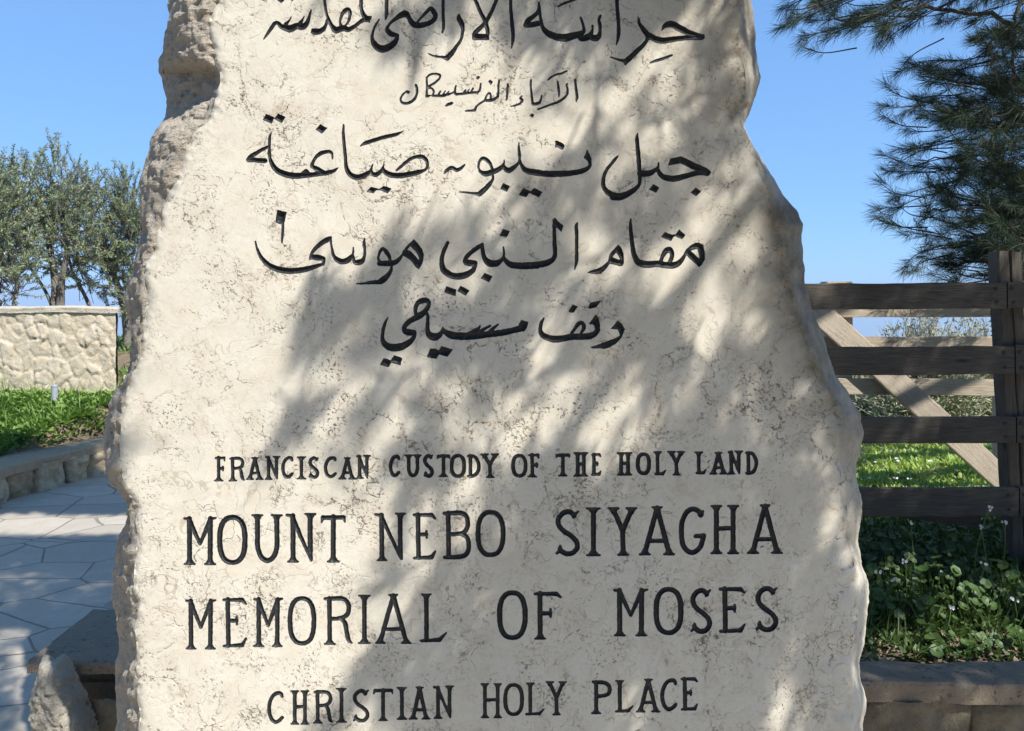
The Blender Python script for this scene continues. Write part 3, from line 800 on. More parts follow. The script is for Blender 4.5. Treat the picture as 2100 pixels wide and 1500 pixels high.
arab('engraved Arabic word at the right end of the fourth line', cP,
     [[(280,165,11),(275,280,28),(290,450,32),(305,600,34),(330,750,40),(390,880,52),(480,930,58),(600,940,58),(740,930,54),(860,950,54),(1000,955,53),(1090,925,46),(1160,850,35),(1210,770,25),(1240,725,34)],
      [(795,880,30),(830,785,34),(880,710,46),(945,690,50),(982,745,38),(980,820,34),(950,885,34)]],
     [([(1220,690),(1300,620),(1380,568),(1450,565),(1510,610),(1540,720),(1545,850),(1490,950),(1450,982),(1400,940),(1310,860),(1240,790),(1200,790)],[(1300,705),(1400,675),(1425,690),(1445,780),(1458,845),(1400,800)]),
      [(800,470),(865,385),(985,435),(1050,425),(1105,342),(1212,435),(1155,512),(1040,455),(1005,470),(965,538)]],
     [(cO, [], [([(1565,605),(1610,640),(1650,740),(1662,850),(1655,930),(1635,968),(1580,968),(1490,940),(1420,925),(1370,1000),(1310,1060),(1265,1098),(1120,1100),(1040,1082),(1080,1050),(1200,1015),(1290,970),(1390,890),(1420,760)],[(1465,812),(1530,735),(1570,790),(1612,865),(1540,850)])])])
arab('middle engraved Arabic word of the fourth line', cN,
     [[(237,480,22),(190,580,32),(150,680,34),(130,800,36),(150,920,48),(220,1000,54),(320,1050,54),(430,1060,56),(550,1030,53),(650,970,43),(700,890,32),(702,840,33)],
      [(695,835,48),(620,832,54),(555,822,52),(532,780,32),(570,710,34),(660,630,34),(760,560,36),(825,508,22)],[(825,520,24),(830,600,32),(850,700,34),(880,770,42),(940,830,60),(1050,840,56),(1120,810,40),(1180,740,22),(1195,650,19),(1187,562,12)],
      [(1200,745,24),(1240,810,38),(1320,860,50),(1450,880,56),(1600,878,58),(1760,870,58)]],
     [[(1125,365),(1180,250),(1290,290),(1245,390)],[(798,1090),(865,1002),(1000,1060),(940,1160)],[(178,1335),(210,1232),(383,1285),(365,1398)],[(397,1310),(455,1218),(602,1300),(545,1390)]],
     [(cO, [[(110,955,55),(250,935,53),(370,905,50),(450,850,38),(485,770,34),(485,680,36),(475,550,32),(475,400,28),(470,280,28),(478,175,22)],[(870,227,10),(848,290,27),(855,450,27),(855,650,27),(855,800,27),(850,900,24),(820,1030,7)]],
       [[(445,170),(490,145),(530,200),(630,275),(595,380),(560,350),(500,290),(450,280)]])])
arab('engraved Arabic word at the left end of the fourth line', cL,
     [[(115,628,11),(140,740,18),(190,860,28),(270,970,38),(370,1050,45),(500,1105,50),(650,1130,50),(800,1130,50),(950,1110,46),(1100,1070,40),(1240,1025,28)],[(1275,1020,22),(1285,940,30)],[(1275,925,38),(1180,905,50),(1080,900,38),(1037,940,10)],
      [(1050,890,14),(1100,800,28),(1180,710,35),(1280,635,42),(1350,595,42),(1400,555,16)],[(1402,570,16),(1405,650,16),(1425,770,20),(1450,870,28),(1510,940,43),(1590,975,48),(1680,950,40),(1760,885,36)],
      [(585,320,22),(582,450,20),(570,600,17),(568,655,9)]],
     [[(490,88),(648,130),(610,300),(605,330),(555,335),(455,310)]],
     [(cM, [[(20,865,42),(110,892,45),(190,875,40),(255,815,24),(285,740,16),(288,650,11)],[(290,800,18),(310,900,30),(370,905,48),(440,880,40),(478,800,22),(485,700,22),(470,590,25),(482,490,9)],
            [(735,890,22),(715,830,18),(735,740,22),(765,690,27),(800,672,28),(860,735,34),(905,810,28),(915,880,20)],[(735,920,42),(850,920,46),(960,915,46),(1030,890,38),(1090,825,25),(1130,765,15),(1150,730,22)],
            [(945,970,15),(930,1040,27),(880,1120,38),(800,1200,52),(745,1235,44)],[(755,1240,40),(600,1245,30),(450,1265,17),(337,1268,9)]],
       [([(1125,720),(1220,610),(1320,510),(1400,590),(1465,680),(1490,770),(1480,860),(1465,930),(1405,1020),(1360,990),(1290,890),(1200,820),(1135,790)],[(1210,685),(1260,620),(1330,690),(1390,770),(1418,845),(1400,865),(1340,790),(1280,725)])])])
arab('engraved Arabic word on the right of the short fifth line', cS,
     [[(212,440,10),(165,530,28),(150,640,32),(180,720,46),(270,770,52),(400,800,58),(550,785,53),(700,760,50),(880,755,53),(1000,745,53),(1090,700,43),(1135,640,36)],
      [(690,690,24),(740,620,25),(800,540,34),(850,512,28),(890,560,32),(890,620,30),(850,690,24)]],
     [[(990,525),(1060,430),(1100,382),(1140,430),(1170,560),(1160,650),(1100,665),(1075,570),(1045,540),(1000,548)],
      [(1358,620),(1475,478),(1545,545),(1590,625),(1570,700),(1530,780),(1440,880),(1310,950),(1240,968),(1170,955),(1040,958),(1005,935),(1080,915),(1250,850),(1420,790),(1510,740),(1505,690),(1470,635)],
      [(633,320),(705,210),(792,240),(720,345),(650,340)],[(968,262),(1005,180),(1150,145),(1180,140),(1180,160),(1100,250),(1000,278)]])
arab('engraved Arabic word on the left of the short fifth line', cQ,
     [[(212,430,9),(165,530,24),(130,650,28),(120,770,30),(150,870,45),(230,930,58),(340,945,66),(460,920,60),(570,860,50),(640,790,35),(665,730,33)],[(655,690,48),(560,680,54),(500,660,40),(490,600,36),(540,530,40),(640,460,46),(760,400,50),(868,340,20)],
      [(870,340,20),(895,400,24),(893,520,29),(890,620,34),(910,710,50),(990,760,66),(1080,740,48),(1130,680,32),(1150,600,12)],
      [(690,380,30),(682,280,30),(720,190,38),(800,140,46),(880,142,43),(915,190,30),(890,270,34),(830,330,35),(750,380,40)],
      [(1150,625,22),(1200,680,43),(1300,730,63),(1450,750,60),(1600,750,60),(1750,742,56)]],
     [[(80,1235),(140,1122),(262,1160),(318,1075),(455,1125),(425,1252),(270,1200),(222,1278)],[(880,1105),(935,965),(1020,962),(1085,990),(1125,922),(1320,975),(1235,1098),(1085,1060),(1040,1135)]],
     [(cR, [[(200,745,62),(350,752,58),(500,740,58),(700,715,53),(900,690,53),(1100,650,50),(1230,615,54)],[(340,710,30),(450,650,29),(520,602,20),(540,562,10)],[(480,710,25),(600,630,25),(700,578,17),(718,567,9)],[(660,700,25),(760,620,27),(830,560,17),(850,542,9)]],
       [[(1240,470),(1360,505),(1340,600),(1290,670),(1180,640),(1180,600)]])])

# ---- roman capitals: strokes in a unit box, serifs marked with '_'
def ser(u, v, up, s=1.0, side=0):
    return ('_', u, v, up, s, side)
GL = {
 'A': [[(.5, .0), (.13, .98)], [(.5, 0), (.86, .98)], [(.25, .72, .8), (.76, .715, .8)], ser(.13, 1, 0), ser(.86, 1, 0), ser(.5, 0, 1, .9)],
 'B': [[(.2, .02), (.22, .98)], 'c', [(.05, .03, .7), (.3, .03), (.65, .02), (.86, .08), (.93, .2), (.92, .33), (.78, .45), (.5, .48, .9), (.25, .485, .9)], 'c', [(.72, .475), (.9, .55), (.97, .7), (.94, .86), (.78, .96), (.45, .985), (.06, .99, .7)]],
 'C': ['c', [(.94, .13, .8), (.85, .03), (.58, .02), (.3, .12), (.1, .34), (.05, .58), (.17, .83), (.42, .98), (.7, .95), (.95, .83, .9)]],
 'D': [[(.24, .02), (.25, .98)], 'c', [(.06, .02, .7), (.38, .02), (.68, .10), (.92, .34), (.96, .56), (.85, .8), (.6, .95), (.3, .995), (.05, .99, .7)]],
 'E': [[(.2, .02), (.23, .98)], [(.02, .03, .6), (.82, .03, .95), (.99, .11, .45)], [(.2, .465, .8), (.58, .46, .9)], [(.59, .39, .5), (.6, .54, .5)], [(.03, .99, .6), (.83, .97, .95), (1, .83, .4)]],
 'F': [[(.34, .02), (.37, .98)], [(.06, .05, .6), (.93, .04, .85)], [(.92, .03, .8), (.98, .16, .5)], [(.35, .5, .8), (.8, .49, .85)], [(.8, .42, .6), (.8, .57, .6)], ser(.36, 1, 0, 1.2)],
 'f': [[(.2, .02), (.21, .98)], [(.02, .03, .6), (.82, .03, .95), (.99, .11, .4)], [(.2, .46, .8), (.58, .46, .9)], [(.6, .37, .5), (.6, .54, .5)], ser(.21, 1, 0)],
 'G': ['c', [(.92, .07, .5), (.84, .16), (.75, .07), (.5, .02), (.25, .1), (.07, .33), (.05, .6), (.12, .84), (.35, .98), (.6, .98), (.84, .85), (.95, .62)], [(.64, .63, .9), (.96, .62, .9)]],
 'H': [[(.19, .02), (.19, .98)], [(.8, .02), (.8, .98)], [(.19, .48, .9), (.8, .465, .9)], ser(.19, 0, 1), ser(.8, 0, 1), ser(.19, 1, 0), ser(.8, 1, 0)],
 'I': [[(.5, .02), (.5, .98)], ser(.5, 0, 1, 1.25), ser(.5, 1, 0, 1.25)],
 'L': [[(.24, .02), (.25, .97)], ser(.24, 0, 1, 1.0), [(.03, .99, .6), (.74, .97, .95), (1, .82, .4)]],
 'M': [[(.16, .02), (.17, .98)], [(.83, .02), (.82, .98)], [(.15, .03), (.5, .57, .7)], [(.83, .04), (.5, .57, .7)], ser(.17, 1, 0), ser(.82, 1, 0), [(.01, .02, .5), (.16, .03, .7)], [(.84, .03, .7), (1, .005, .4)]],
 'N': [[(.22, .02), (.23, .98)], [(.84, .02), (.85, .8)], [(.2, .04), (.88, .985, .55)], [(.84, .7), (.89, .98, .5)], ser(.23, 1, 0), ser(.85, 0, 1), [(.01, .01, .6), (.22, .03, .8)]],
 'O': ['o'],
 'P': [[(.2, .02), (.2, .98)], 'c', [(.02, .02, .7), (.35, .03), (.7, .05), (.92, .15), (.96, .28), (.85, .41), (.55, .46), (.22, .47)], ser(.2, 1, 0, 1.1)],
 'R': [[(.18, .02), (.2, .98)], 'c', [(.02, .03, .6), (.35, .02, .95), (.68, .03), (.85, .12), (.89, .26), (.78, .40), (.5, .455, .9), (.2, .465, .9)], 'c', [(.6, .46, .8), (.75, .55), (.81, .74), (.88, .92, .9), (1, .99, .4)], ser(.2, 1, 0, 1.1)],
 'S': ['c', [(.80, .12, .9), (.6, .03), (.33, .05), (.1, .17), (.09, .32), (.3, .46), (.62, .57), (.88, .70), (.93, .84), (.75, .96), (.48, .99), (.24, .94), (.14, .87, .9)], [(.78, .1, .8), (.97, .02, .4)], [(.78, .1, .7), (.74, .16, .4)], [(.17, .90, .8), (.01, .98, .5)], [(.2, .92, .7), (.16, .81, .5)]],
 'T': [[(.5, .03), (.5, .98)], [(.06, .05, .9), (.94, .04, .9)], [(.06, .04, .8), (.0, .15, .35)], [(.94, .04, .8), (1, .14, .35)], ser(.5, 1, 0, 1.1)],
 'U': ['c', [(.17, .03), (.175, .35), (.18, .68), (.3, .9), (.52, .99), (.74, .9), (.85, .68), (.85, .35), (.845, .03)], ser(.17, 0, 1), ser(.845, 0, 1)],
 'Y': [[(.15, .03), (.5, .48)], [(.84, .03), (.5, .48)], [(.5, .46), (.52, .98)], ser(.15, 0, 1), ser(.84, 0, 1), ser(.52, 1, 0)],
}
def letter(ch, x0, x1, y0, y1, r, tilt=0.0):
    out = []
    w = x1 - x0; h = y1 - y0
    def q(u, v, k=1.0): return (x0 + r * .9 + u * (w - 1.8 * r), y0 + r * .8 + v * (h - 1.6 * r), r * k)
    mode = None
    for g in GL[ch]:
        if g == 'c': mode = 'c'; continue
        if g == 'o':
            n = 28; L = []
            for i in range(n + 1):
                t = 2 * math.pi * i / n; c, s = math.cos(t), math.sin(t)
                L.append(q(.5 + .5 * abs(c) ** .82 * math.copysign(1, c), .5 + .5 * abs(s) ** .82 * math.copysign(1, s), .95 + .12 * abs(c)))
            out.append(('l', L)); continue
        if isinstance(g, tuple):
            _, u, v, up, s, side = g
            X, Y, _ = q(u, v); sg = 1 if up else -1; a = r * 2.05 * s
            ye = Y - sg * r * .25
            out.append(('l', [(X - a, ye, r * .42), (X + a, ye, r * .42)]))
            out.append(('l', [(X, Y + sg * r * 1.5, r * .95), (X - a * .8, ye, r * .36)]))
            out.append(('l', [(X, Y + sg * r * 1.5, r * .95), (X + a * .8, ye, r * .36)])); continue
        out.append((mode or 'l', [q(*p) for p in g])); mode = None
    return out
def latin(word, label, boxes, r):
    L = []
    for ch, b in zip(word, boxes): L += letter(ch, *b, r)
    WORDS.append((label, L, []))
def bx(*a): return a
latin('FRANCISCAN', 'engraved word FRANCISCAN', [bx(438.5,464,935,988),bx(468.6,504,937,988),bx(506,539.5,938,985),bx(542,574,935,985),bx(576,603,936,982),bx(610,626,936,984),bx(631.5,655.6,936,982),bx(663.6,692,936,981),bx(695.5,729,938,984),bx(729,759,933,983)], 3.3)
latin('CUSTODY', 'engraved word CUSTODY', [bx(797,822,933,979),bx(830.5,863,932,979),bx(867,890.5,931,980),bx(894,925,931,979),bx(923,955,932,980),bx(955.5,986,932,980),bx(986,1023,930,981)], 3.5)
latin('OF', 'engraved small word OF', [bx(1049,1081,932,979),bx(1081,1108,929,980)], 3.5)
latin('THE', 'engraved word THE', [bx(1137.5,1171,929,978),bx(1177.5,1205,927.5,978.5),bx(1211,1235,929,977)], 3.6)
latin('HOLY', 'engraved small word HOLY', [bx(1266,1296,927.5,976),bx(1304.6,1334.6,929,974),bx(1340,1368,925.5,976),bx(1370,1404,925,976)], 3.6)
latin('LAND', 'engraved word LAND', [bx(1425,1451,926,974),bx(1456,1491,927,974),bx(1491,1522,924,974),bx(1526,1555,925.5,974)], 3.6)
latin('MOUNT', 'engraved word MOUNT', [bx(373.5,447,1058,1160),bx(446,507,1057,1158),bx(513.5,581,1054.5,1155),bx(583.5,649.5,1052,1155),bx(655,712,1053.5,1155)], 5.0)
latin('NEBO', 'engraved word NEBO', [bx(765,834.5,1051,1152),bx(844,897,1050,1149.6),bx(904,967,1046.5,1148),bx(976,1036,1047,1142)], 4.6)
latin('SIYAGHA', 'engraved word SIYAGHA', [bx(1137,1191.6,1043.5,1141),bx(1204,1230,1040.5,1141.6),bx(1245.7,1308,1040,1140.7),bx(1309.4,1386,1038,1140),bx(1390.6,1449.7,1038.6,1137.6),bx(1454,1519,1035.4,1137.6),bx(1531,1607,1034,1137)], 5.0)
latin('MEMORIAL', 'engraved word MEMORIAL', [bx(377.4,446.4,1227,1333),bx(453.6,508.6,1224,1330),bx(517,583,1224,1328),bx(590.7,648,1223.6,1323.6),bx(661,725.7,1222,1323.6),bx(736,758.6,1219.7,1321.7),bx(766.4,847,1218,1321.4),bx(857.4,919,1217,1319)], 4.5)
latin('Of', 'engraved large word OF', [bx(1020,1081.4,1212,1312),bx(1092,1155.4,1211.4,1312.6)], 4.9)
latin('MOSES', 'engraved word MOSES', [bx(1255,1332,1205,1306),bx(1341,1401,1205,1302),bx(1413.7,1462,1205,1300),bx(1471.4,1532,1202,1300),bx(1547,1598,1201,1296.6)], 5.0)
latin('CHRISTIAN', 'engraved word CHRISTIAN', [bx(547,583.7,1418,1485),bx(594.6,635.7,1415.7,1487),bx(641,685,1415,1484.7),bx(690,710.7,1411,1483),bx(722,759,1412.5,1482),bx(763,808.3,1410.6,1479.6),bx(815,833.5,1409,1477),bx(839.3,882,1408,1476.5),bx(886.4,931,1406,1475)], 3.7)
latin('HOLY', 'engraved larger word HOLY', [bx(983,1032.4,1401,1473.6),bx(1033,1074,1402,1468),bx(1075,1119,1399.7,1468.5),bx(1119,1163,1397,1467.6)], 3.6)
latin('PLACE', 'engraved word PLACE', [bx(1212,1255.3,1394.4,1465.4),bx(1259,1301,1394.7,1463),bx(1304.4,1354.6,1392,1462),bx(1353,1390.6,1391.6,1459),bx(1394,1433.6,1387.7,1458.7)], 3.9)
WORDS = [(lab, [(s if isinstance(s, tuple) and isinstance(s[0], str) else ('c', s)) for s in st], po) for lab, st, po in WORDS]

# ---- ink field (positive inside, pixels) per word, and its outline
STEP = 1.25
def poly_sd(px, py, poly):
    v = np.array([(p[0], p[1]) for p in poly]); n = len(v)
    d = np.full(px.shape, 1e9); ins = np.zeros(px.shape, bool)
    for i in range(n):
        a = v[i]; b = v[(i + 1) % n]; e = b - a
        wx = px - a[0]; wy = py - a[1]
        t = np.clip((wx * e[0] + wy * e[1]) / (e.dot(e) + 1e-9), 0, 1)
        d = np.minimum(d, np.hypot(wx - e[0] * t, wy - e[1] * t))
        c = ((a[1] > py) != (b[1] > py)) & (px < (b[0] - a[0]) * (py - a[1]) / (b[1] - a[1] + 1e-12) + a[0])
        ins ^= c
    return np.where(ins, d, -d)
def ink_field(st, po):
    segs = []
    for mode, pts in st:
        q = np.array([(p[0], p[1], p[2]) for p in pts])
        c = catmull(q, 5) if (mode == 'c' and len(q) > 2) else q
        for a, b in zip(c[:-1], c[1:]): segs.append((a, b))
    allx = [s[0][0] for s in segs] + [s[1][0] for s in segs] + [p[0] for o, h in po for p in o]
    ally = [s[0][1] for s in segs] + [s[1][1] for s in segs] + [p[1] for o, h in po for p in o]
    bx0, bx1 = min(allx) - 13, max(allx) + 13; by0, by1 = min(ally) - 13, max(ally) + 13
    xs = np.arange(bx0, bx1, STEP); ys = np.arange(by0, by1, STEP)
    f = np.full((len(ys), len(xs)), -6.0)
    for a, b in segs:
        rr = max(a[2], b[2]) + 6
        i0 = max(int((min(a[0], b[0]) - rr - bx0) / STEP), 0); i1 = int((max(a[0], b[0]) + rr - bx0) / STEP) + 2
        j0 = max(int((min(a[1], b[1]) - rr - by0) / STEP), 0); j1 = int((max(a[1], b[1]) + rr - by0) / STEP) + 2
        gx_, gy_ = np.meshgrid(xs[i0:i1], ys[j0:j1])
        ex, ey = b[0] - a[0], b[1] - a[1]
        t = np.clip(((gx_ - a[0]) * ex + (gy_ - a[1]) * ey) / (ex * ex + ey * ey + 1e-9), 0, 1)
        d = a[2] + (b[2] - a[2]) * t - np.hypot(gx_ - a[0] - ex * t, gy_ - a[1] - ey * t)
        f[j0:j1, i0:i1] = np.maximum(f[j0:j1, i0:i1], d)
    for o, h in po:
        ox = [p[0] for p in o]; oy = [p[1] for p in o]
        i0 = max(int((min(ox) - 7 - bx0) / STEP), 0); i1 = int((max(ox) + 7 - bx0) / STEP) + 2
        j0 = max(int((min(oy) - 7 - by0) / STEP), 0); j1 = int((max(oy) + 7 - by0) / STEP) + 2
        gx_, gy_ = np.meshgrid(xs[i0:i1], ys[j0:j1])
        d = poly_sd(gx_, gy_, o)
        if h: d = np.minimum(d, -poly_sd(gx_, gy_, h))
        f[j0:j1, i0:i1] = np.maximum(f[j0:j1, i0:i1], d)
    gx_, gy_ = np.meshgrid(xs, ys)
    q = np.c_[gx_.ravel(), gy_.ravel(), np.zeros(gx_.size)]
    f = f + (.38 * vn(q, 1 / 4.2, 31) + .22 * vn(q, 1 / 9., 32)).reshape(f.shape)
    f = f + .45
    f[0, :] = f[-1, :] = -6; f[:, 0] = f[:, -1] = -6
    return xs, ys, f
def contours(xs, ys, f):
    """marching squares -> closed loops of (x, y)"""
    ins = f > 0
    pts = {}; nxt = {}
    def ept(k):
        if k in pts: return pts[k]
        kind, j, i = k
        if kind == 'h': a, b = f[j, i], f[j, i + 1]; t = a / (a - b); p = (xs[i] + STEP * t, ys[j])
        else: a, b = f[j, i], f[j + 1, i]; t = a / (a - b); p = (xs[i], ys[j] + STEP * t)
        pts[k] = p; return p
    c = ins[:-1, :-1] * 1 + ins[:-1, 1:] * 2 + ins[1:, 1:] * 4 + ins[1:, :-1] * 8
    js, is_ = np.nonzero((c > 0) & (c < 15))
    T = {1: [(3, 0)], 2: [(0, 1)], 3: [(3, 1)], 4: [(1, 2)], 5: [(3, 0), (1, 2)], 6: [(0, 2)], 7: [(3, 2)], 8: [(2, 3)], 9: [(2, 0)], 10: [(0, 1), (2, 3)], 11: [(2, 1)], 12: [(1, 3)], 13: [(1, 0)], 14: [(0, 3)]}
    for j, i in zip(js.tolist(), is_.tolist()):
        E = (('h', j, i), ('v', j, i + 1), ('h', j + 1, i), ('v', j, i))
        for a, b in T[int(c[j, i])]: nxt[E[a]] = E[b]
    loops = []
    while nxt:
        k0, k = next(iter(nxt.items())); del nxt[k0]
        L = [k0]
        while k in nxt: L.append(k); k = nxt.pop(k)
        P_ = [ept(q) for q in L]
        out = [P_[0]]
        for p in P_[1:]:
            if math.hypot(p[0] - out[-1][0], p[1] - out[-1][1]) > .62: out.append(p)
        if len(out) > 3 and math.hypot(out[0][0] - out[-1][0], out[0][1] - out[-1][1]) < .62: out.pop()
        if len(out) >= 5: loops.append(out)
    return loops
def sample(xs, ys, f, X, Y):
    u = (X - xs[0]) / STEP; v = (Y - ys[0]) / STEP
    ok = (u >= 0) & (v >= 0) & (u < len(xs) - 1.001) & (v < len(ys) - 1.001)
    u = np.clip(u, 0, len(xs) - 1.001); v = np.clip(v, 0, len(ys) - 1.001)
    i = u.astype(int); j = v.astype(int); a = u - i; b = v - j
    r = f[j, i] * (1 - a) * (1 - b) + f[j, i + 1] * a * (1 - b) + f[j + 1, i] * (1 - a) * b + f[j + 1, i + 1] * a * b
    return np.where(ok, r, -6.0)

verts = []; edges = []
FLD = [ink_field(st, po) for _, st, po in WORDS]
def allink(X, Y):
    r = np.full(len(X), -6.0); w = np.full(len(X), -1)
    for k, (xs, ys, f) in enumerate(FLD):
        m = (X > xs[0]) & (X < xs[-1]) & (Y > ys[0]) & (Y < ys[-1])
        if m.any():
            s = sample(xs, ys, f, X[m], Y[m]); idx_ = np.nonzero(m)[0]
            better = s > r[idx_]; r[idx_[better]] = s[better]; w[idx_[better]] = k
    return r, w
for k, (xs, ys, f) in enumerate(FLD):
    for L in contours(xs, ys, f):
        n0 = len(verts); verts += L
        edges += [(n0 + i, n0 + (i + 1) % len(L)) for i in range(len(L))]
    # groove floor points
    gx_, gy_ = np.meshgrid(xs[2:-2:2], ys[2:-2:2])
    X = gx_.ravel() + rng.uniform(-.5, .5, gx_.size); Y = gy_.ravel() + rng.uniform(-.5, .5, gx_.size)
    s = sample(xs, ys, f, X, Y)
    m = s > 1.1
    verts += list(zip(X[m].tolist(), Y[m].tolist()))
# outline of the dressed face
YS = np.arange(Y0, Y1 + .1, 5.0)
XL = xlf(YS); XR = xrf(YS)
nl = len(verts)
out = [(x, y) for x, y in zip(XL, YS)]
out += [(x, Y1) for x in np.linspace(XL[-1], XR[-1], 90)[1:-1]]
out += [(x, y) for x, y in zip(XR[::-1], YS[::-1])]
out += [(x, Y0) for x in np.linspace(XR[0], XL[0], 90)[1:-1]]
verts += [(float(a), float(b)) for a, b in out]
edges += [(nl + i, nl + (i + 1) % len(out)) for i in range(len(out))]
# free points of the face
gx_, gy_ = np.meshgrid(np.arange(230, 1770, 9.0), np.arange(Y0 + 5, Y1 - 4, 9.0))
X = (gx_ + rng.uniform(-2.5, 2.5, gx_.shape)).ravel(); Y = (gy_ + rng.uniform(-2.5, 2.5, gx_.shape)).ravel()
exx = []; 
for y in np.arange(Y0 + 3, Y1 - 3, 4.0):
    a = float(xlf(np.array([y]))[0])
    exx += [(a + t + random.uniform(-1, 1), y + random.uniform(-1, 1)) for t in (4, 8, 12, 17, 22, 28, 35)]
X = np.concatenate([X, [e[0] for e in exx]]); Y = np.concatenate([Y, [e[1] for e in exx]])
m = (X > xlf(Y) + 3) & (X < xrf(Y) - 3)
X = X[m]; Y = Y[m]
r_, _ = allink(X, Y); m = r_ < -1.5
verts += list(zip(X[m].tolist(), Y[m].tolist()))
res = mgeo.delaunay_2d_cdt([Vector(v) for v in verts], edges, [], 0, 1e-4)
CV = np.array([v[:] for v in res[0]]); CF = np.array([f for f in res[2]])
cen = CV[CF].mean(1)
inside = (cen[:, 0] > xlf(cen[:, 1]) - .3) & (cen[:, 0] < xrf(cen[:, 1]) + .3)
CF = CF[inside]; cen = cen[inside]
ci, cw = allink(cen[:, 0], cen[:, 1])
vi, vw = allink(CV[:, 0], CV[:, 1])
fb = face_back(CV[:, 0], CV[:, 1])
qn = np.c_[CV[:, 0], CV[:, 1], np.zeros(len(CV))]
carve = np.where(vi > .25, np.minimum(np.clip(vi, 0, None) * 1.15, 7.0 + 1.2 * vn(qn, 1 / 6., 77)), 0) * SD / FPX
PV_face = face_pt(CV[:, 0], CV[:, 1], fb)
PV_ink = face_pt(CV[:, 0], CV[:, 1], fb + carve)
area = np.cross(CV[CF[:, 1]] - CV[CF[:, 0]], CV[CF[:, 2]] - CV[CF[:, 0]])
CF[area > 0] = CF[area > 0][:, ::-1]

def sub(V, F):
    u, inv = np.unique(F.ravel(), return_inverse=True)
    return V[u], inv.reshape(F.shape)
base_z = .0
stele = thing('stele', (0.0, SD + .15, base_z), 'tall pale limestone stele with rough edges and black engraved Arabic and English lines', 'monument')
ff = CF[ci <= 0]
V, F = sub(PV_face, ff)
dface = mk('dressed_face', V, F, MAT_FACE, stele, smooth=True)
uq = np.unique(ff.ravel())
def stain_r(Y): return np.interp(Y, [-200, 0, 240, 262, 330, 380, 430, 640, 860, 960, 1100, 1170, 1300, 1760], [.9, .9, .8, .05, .05, .3, 1, 1, .8, .3, .25, .0, .0, .2])
fattr(dface, 'stain', stain_r(CV[uq, 1]) * np.exp(-np.clip(xrf(CV[uq, 1]) - CV[uq, 0], 0, None) / 58.))
for k, (lab, _, _) in enumerate(WORDS):
    ff = CF[(ci > 0) & (cw == k)]
    if len(ff):
        V, F = sub(PV_ink, ff)
        o = mk('engraved_word', V, F, MAT_PAINT, stele); o['label'] = lab

# ---- the rough body behind the dressed face
def arc_power(Y):
    return np.interp(Y, [-260, 60, 118, 150, 205, 245, 275, 330, 470, 560, 620, 760, 900, 1010, 1060, 1200, 1500, 1760], [2.6, 3.2, 2.4, .55, .6, 1.2, 2.6, 2.0, 2.2, 1.6, 1.5, 2.2, 1.5, 1.6, 1.0, 1.1, 1.2, 1.2])
LB = np.linspace(0, 1, 25); 
rows = []; stain = []
DS_L = np.interp(YS, [-260, 0, 150, 260, 600, 900, 1100, 1760], [.14, .15, .17, .13, .11, .13, .16, .16])
DS_R = np.interp(YS, [-260, 0, 260, 300, 700, 1000, 1760], [.12, .11, .10, .07, .075, .08, .09])
sl = ev(LS, YS) + 1.5 * n1(YS, .03, 23); sr = ev(RS, YS) + 2.0 * n1(YS, .06, 25) + 1.0 * n1(YS, .17, 26)
THK = .46
fbL = face_back(XL, YS); fbR = face_back(XR, YS)
top_in = np.clip((YS - Y0) / 60, 0, 1) ** .5
ringY = []; ring_off = []
cols = []
fade = []
pw = arc_power(YS)
for t in LB:
    hold = max(0, 1 - t / .2) ** 2                # the fine wobble of the arris dies out quickly
    xa = ev(LF, YS) * (1 - hold) + XL * hold
    xx = xa + (sl - xa) * t; dd = (fbL * hold + .006 * (1 - hold)) + DS_L * t ** pw
    cols.append(face_pt(xx, YS, dd)); fade.append(np.full(len(YS), min(1, t * 6)))
for t in np.linspace(0, 1, 9)[1:]:
    d0 = .006 + DS_L; edge_pt = face_pt(sl, YS, d0)
    q = edge_pt.copy(); q[:, 1] += (THK - DS_L) * t; q[:, 0] += .16 * t ** 2.2
    cols.append(q); fade.append(np.ones(len(YS)))
pL = cols[-1]
endR = face_pt(sr, YS, .009 + DS_R)
qR = []
for t in np.linspace(0, 1, 8)[1:]:
    q = endR.copy(); q[:, 1] += (THK - DS_R) * t; q[:, 0] -= .14 * t ** 2.2
    qR.append(q)
pR = qR[-1]
for t in np.linspace(0, 1, 14)[1:-1]:
    q = pL + (pR - pL) * t; q[:, 1] += .05 * math.sin(math.pi * t)
    cols.append(q); fade.append(np.ones(len(YS)))
for q in qR[::-1]: cols.append(q); fade.append(np.ones(len(YS)))
for t in np.linspace(1, 0, 13):
    hold = max(0, 1 - t / .3) ** 2
    xa = ev(RF, YS) * (1 - hold) + XR * hold
    xx = xa + (sr - xa) * t; dd = (fbR * hold + .009 * (1 - hold)) + DS_R * t ** 1.7
    cols.append(face_pt(xx, YS, dd)); fade.append(np.full(len(YS), min(1, t * 2.5)))
A = np.stack(cols, 1)            # rows x ring x 3
Fd = np.stack(fade, 1)
nr, nc = A.shape[:2]
T1 = np.roll(A, -1, 1) - np.roll(A, 1, 1); T1[:, 0] = A[:, 1] - A[:, 0]; T1[:, -1] = A[:, -1] - A[:, -2]
nrm = np.stack([-T1[:, :, 1], T1[:, :, 0], np.zeros((nr, nc))], -1); nrm /= np.linalg.norm(nrm, axis=2, keepdims=True) + 1e-9
cc = A.mean(1, keepdims=True)
flip = np.sign((nrm * (A - cc)).sum(2, keepdims=True)); flip[flip == 0] = 1
nrm *= flip
fl = A.reshape(-1, 3)
ridge_ = lambda q, f, s: 1 - 2.2 * np.abs(vn(q, f, s))
rot_ = fl @ np.array([[.8, .36, .48], [-.6, .48, .64], [0, -.8, .6]])
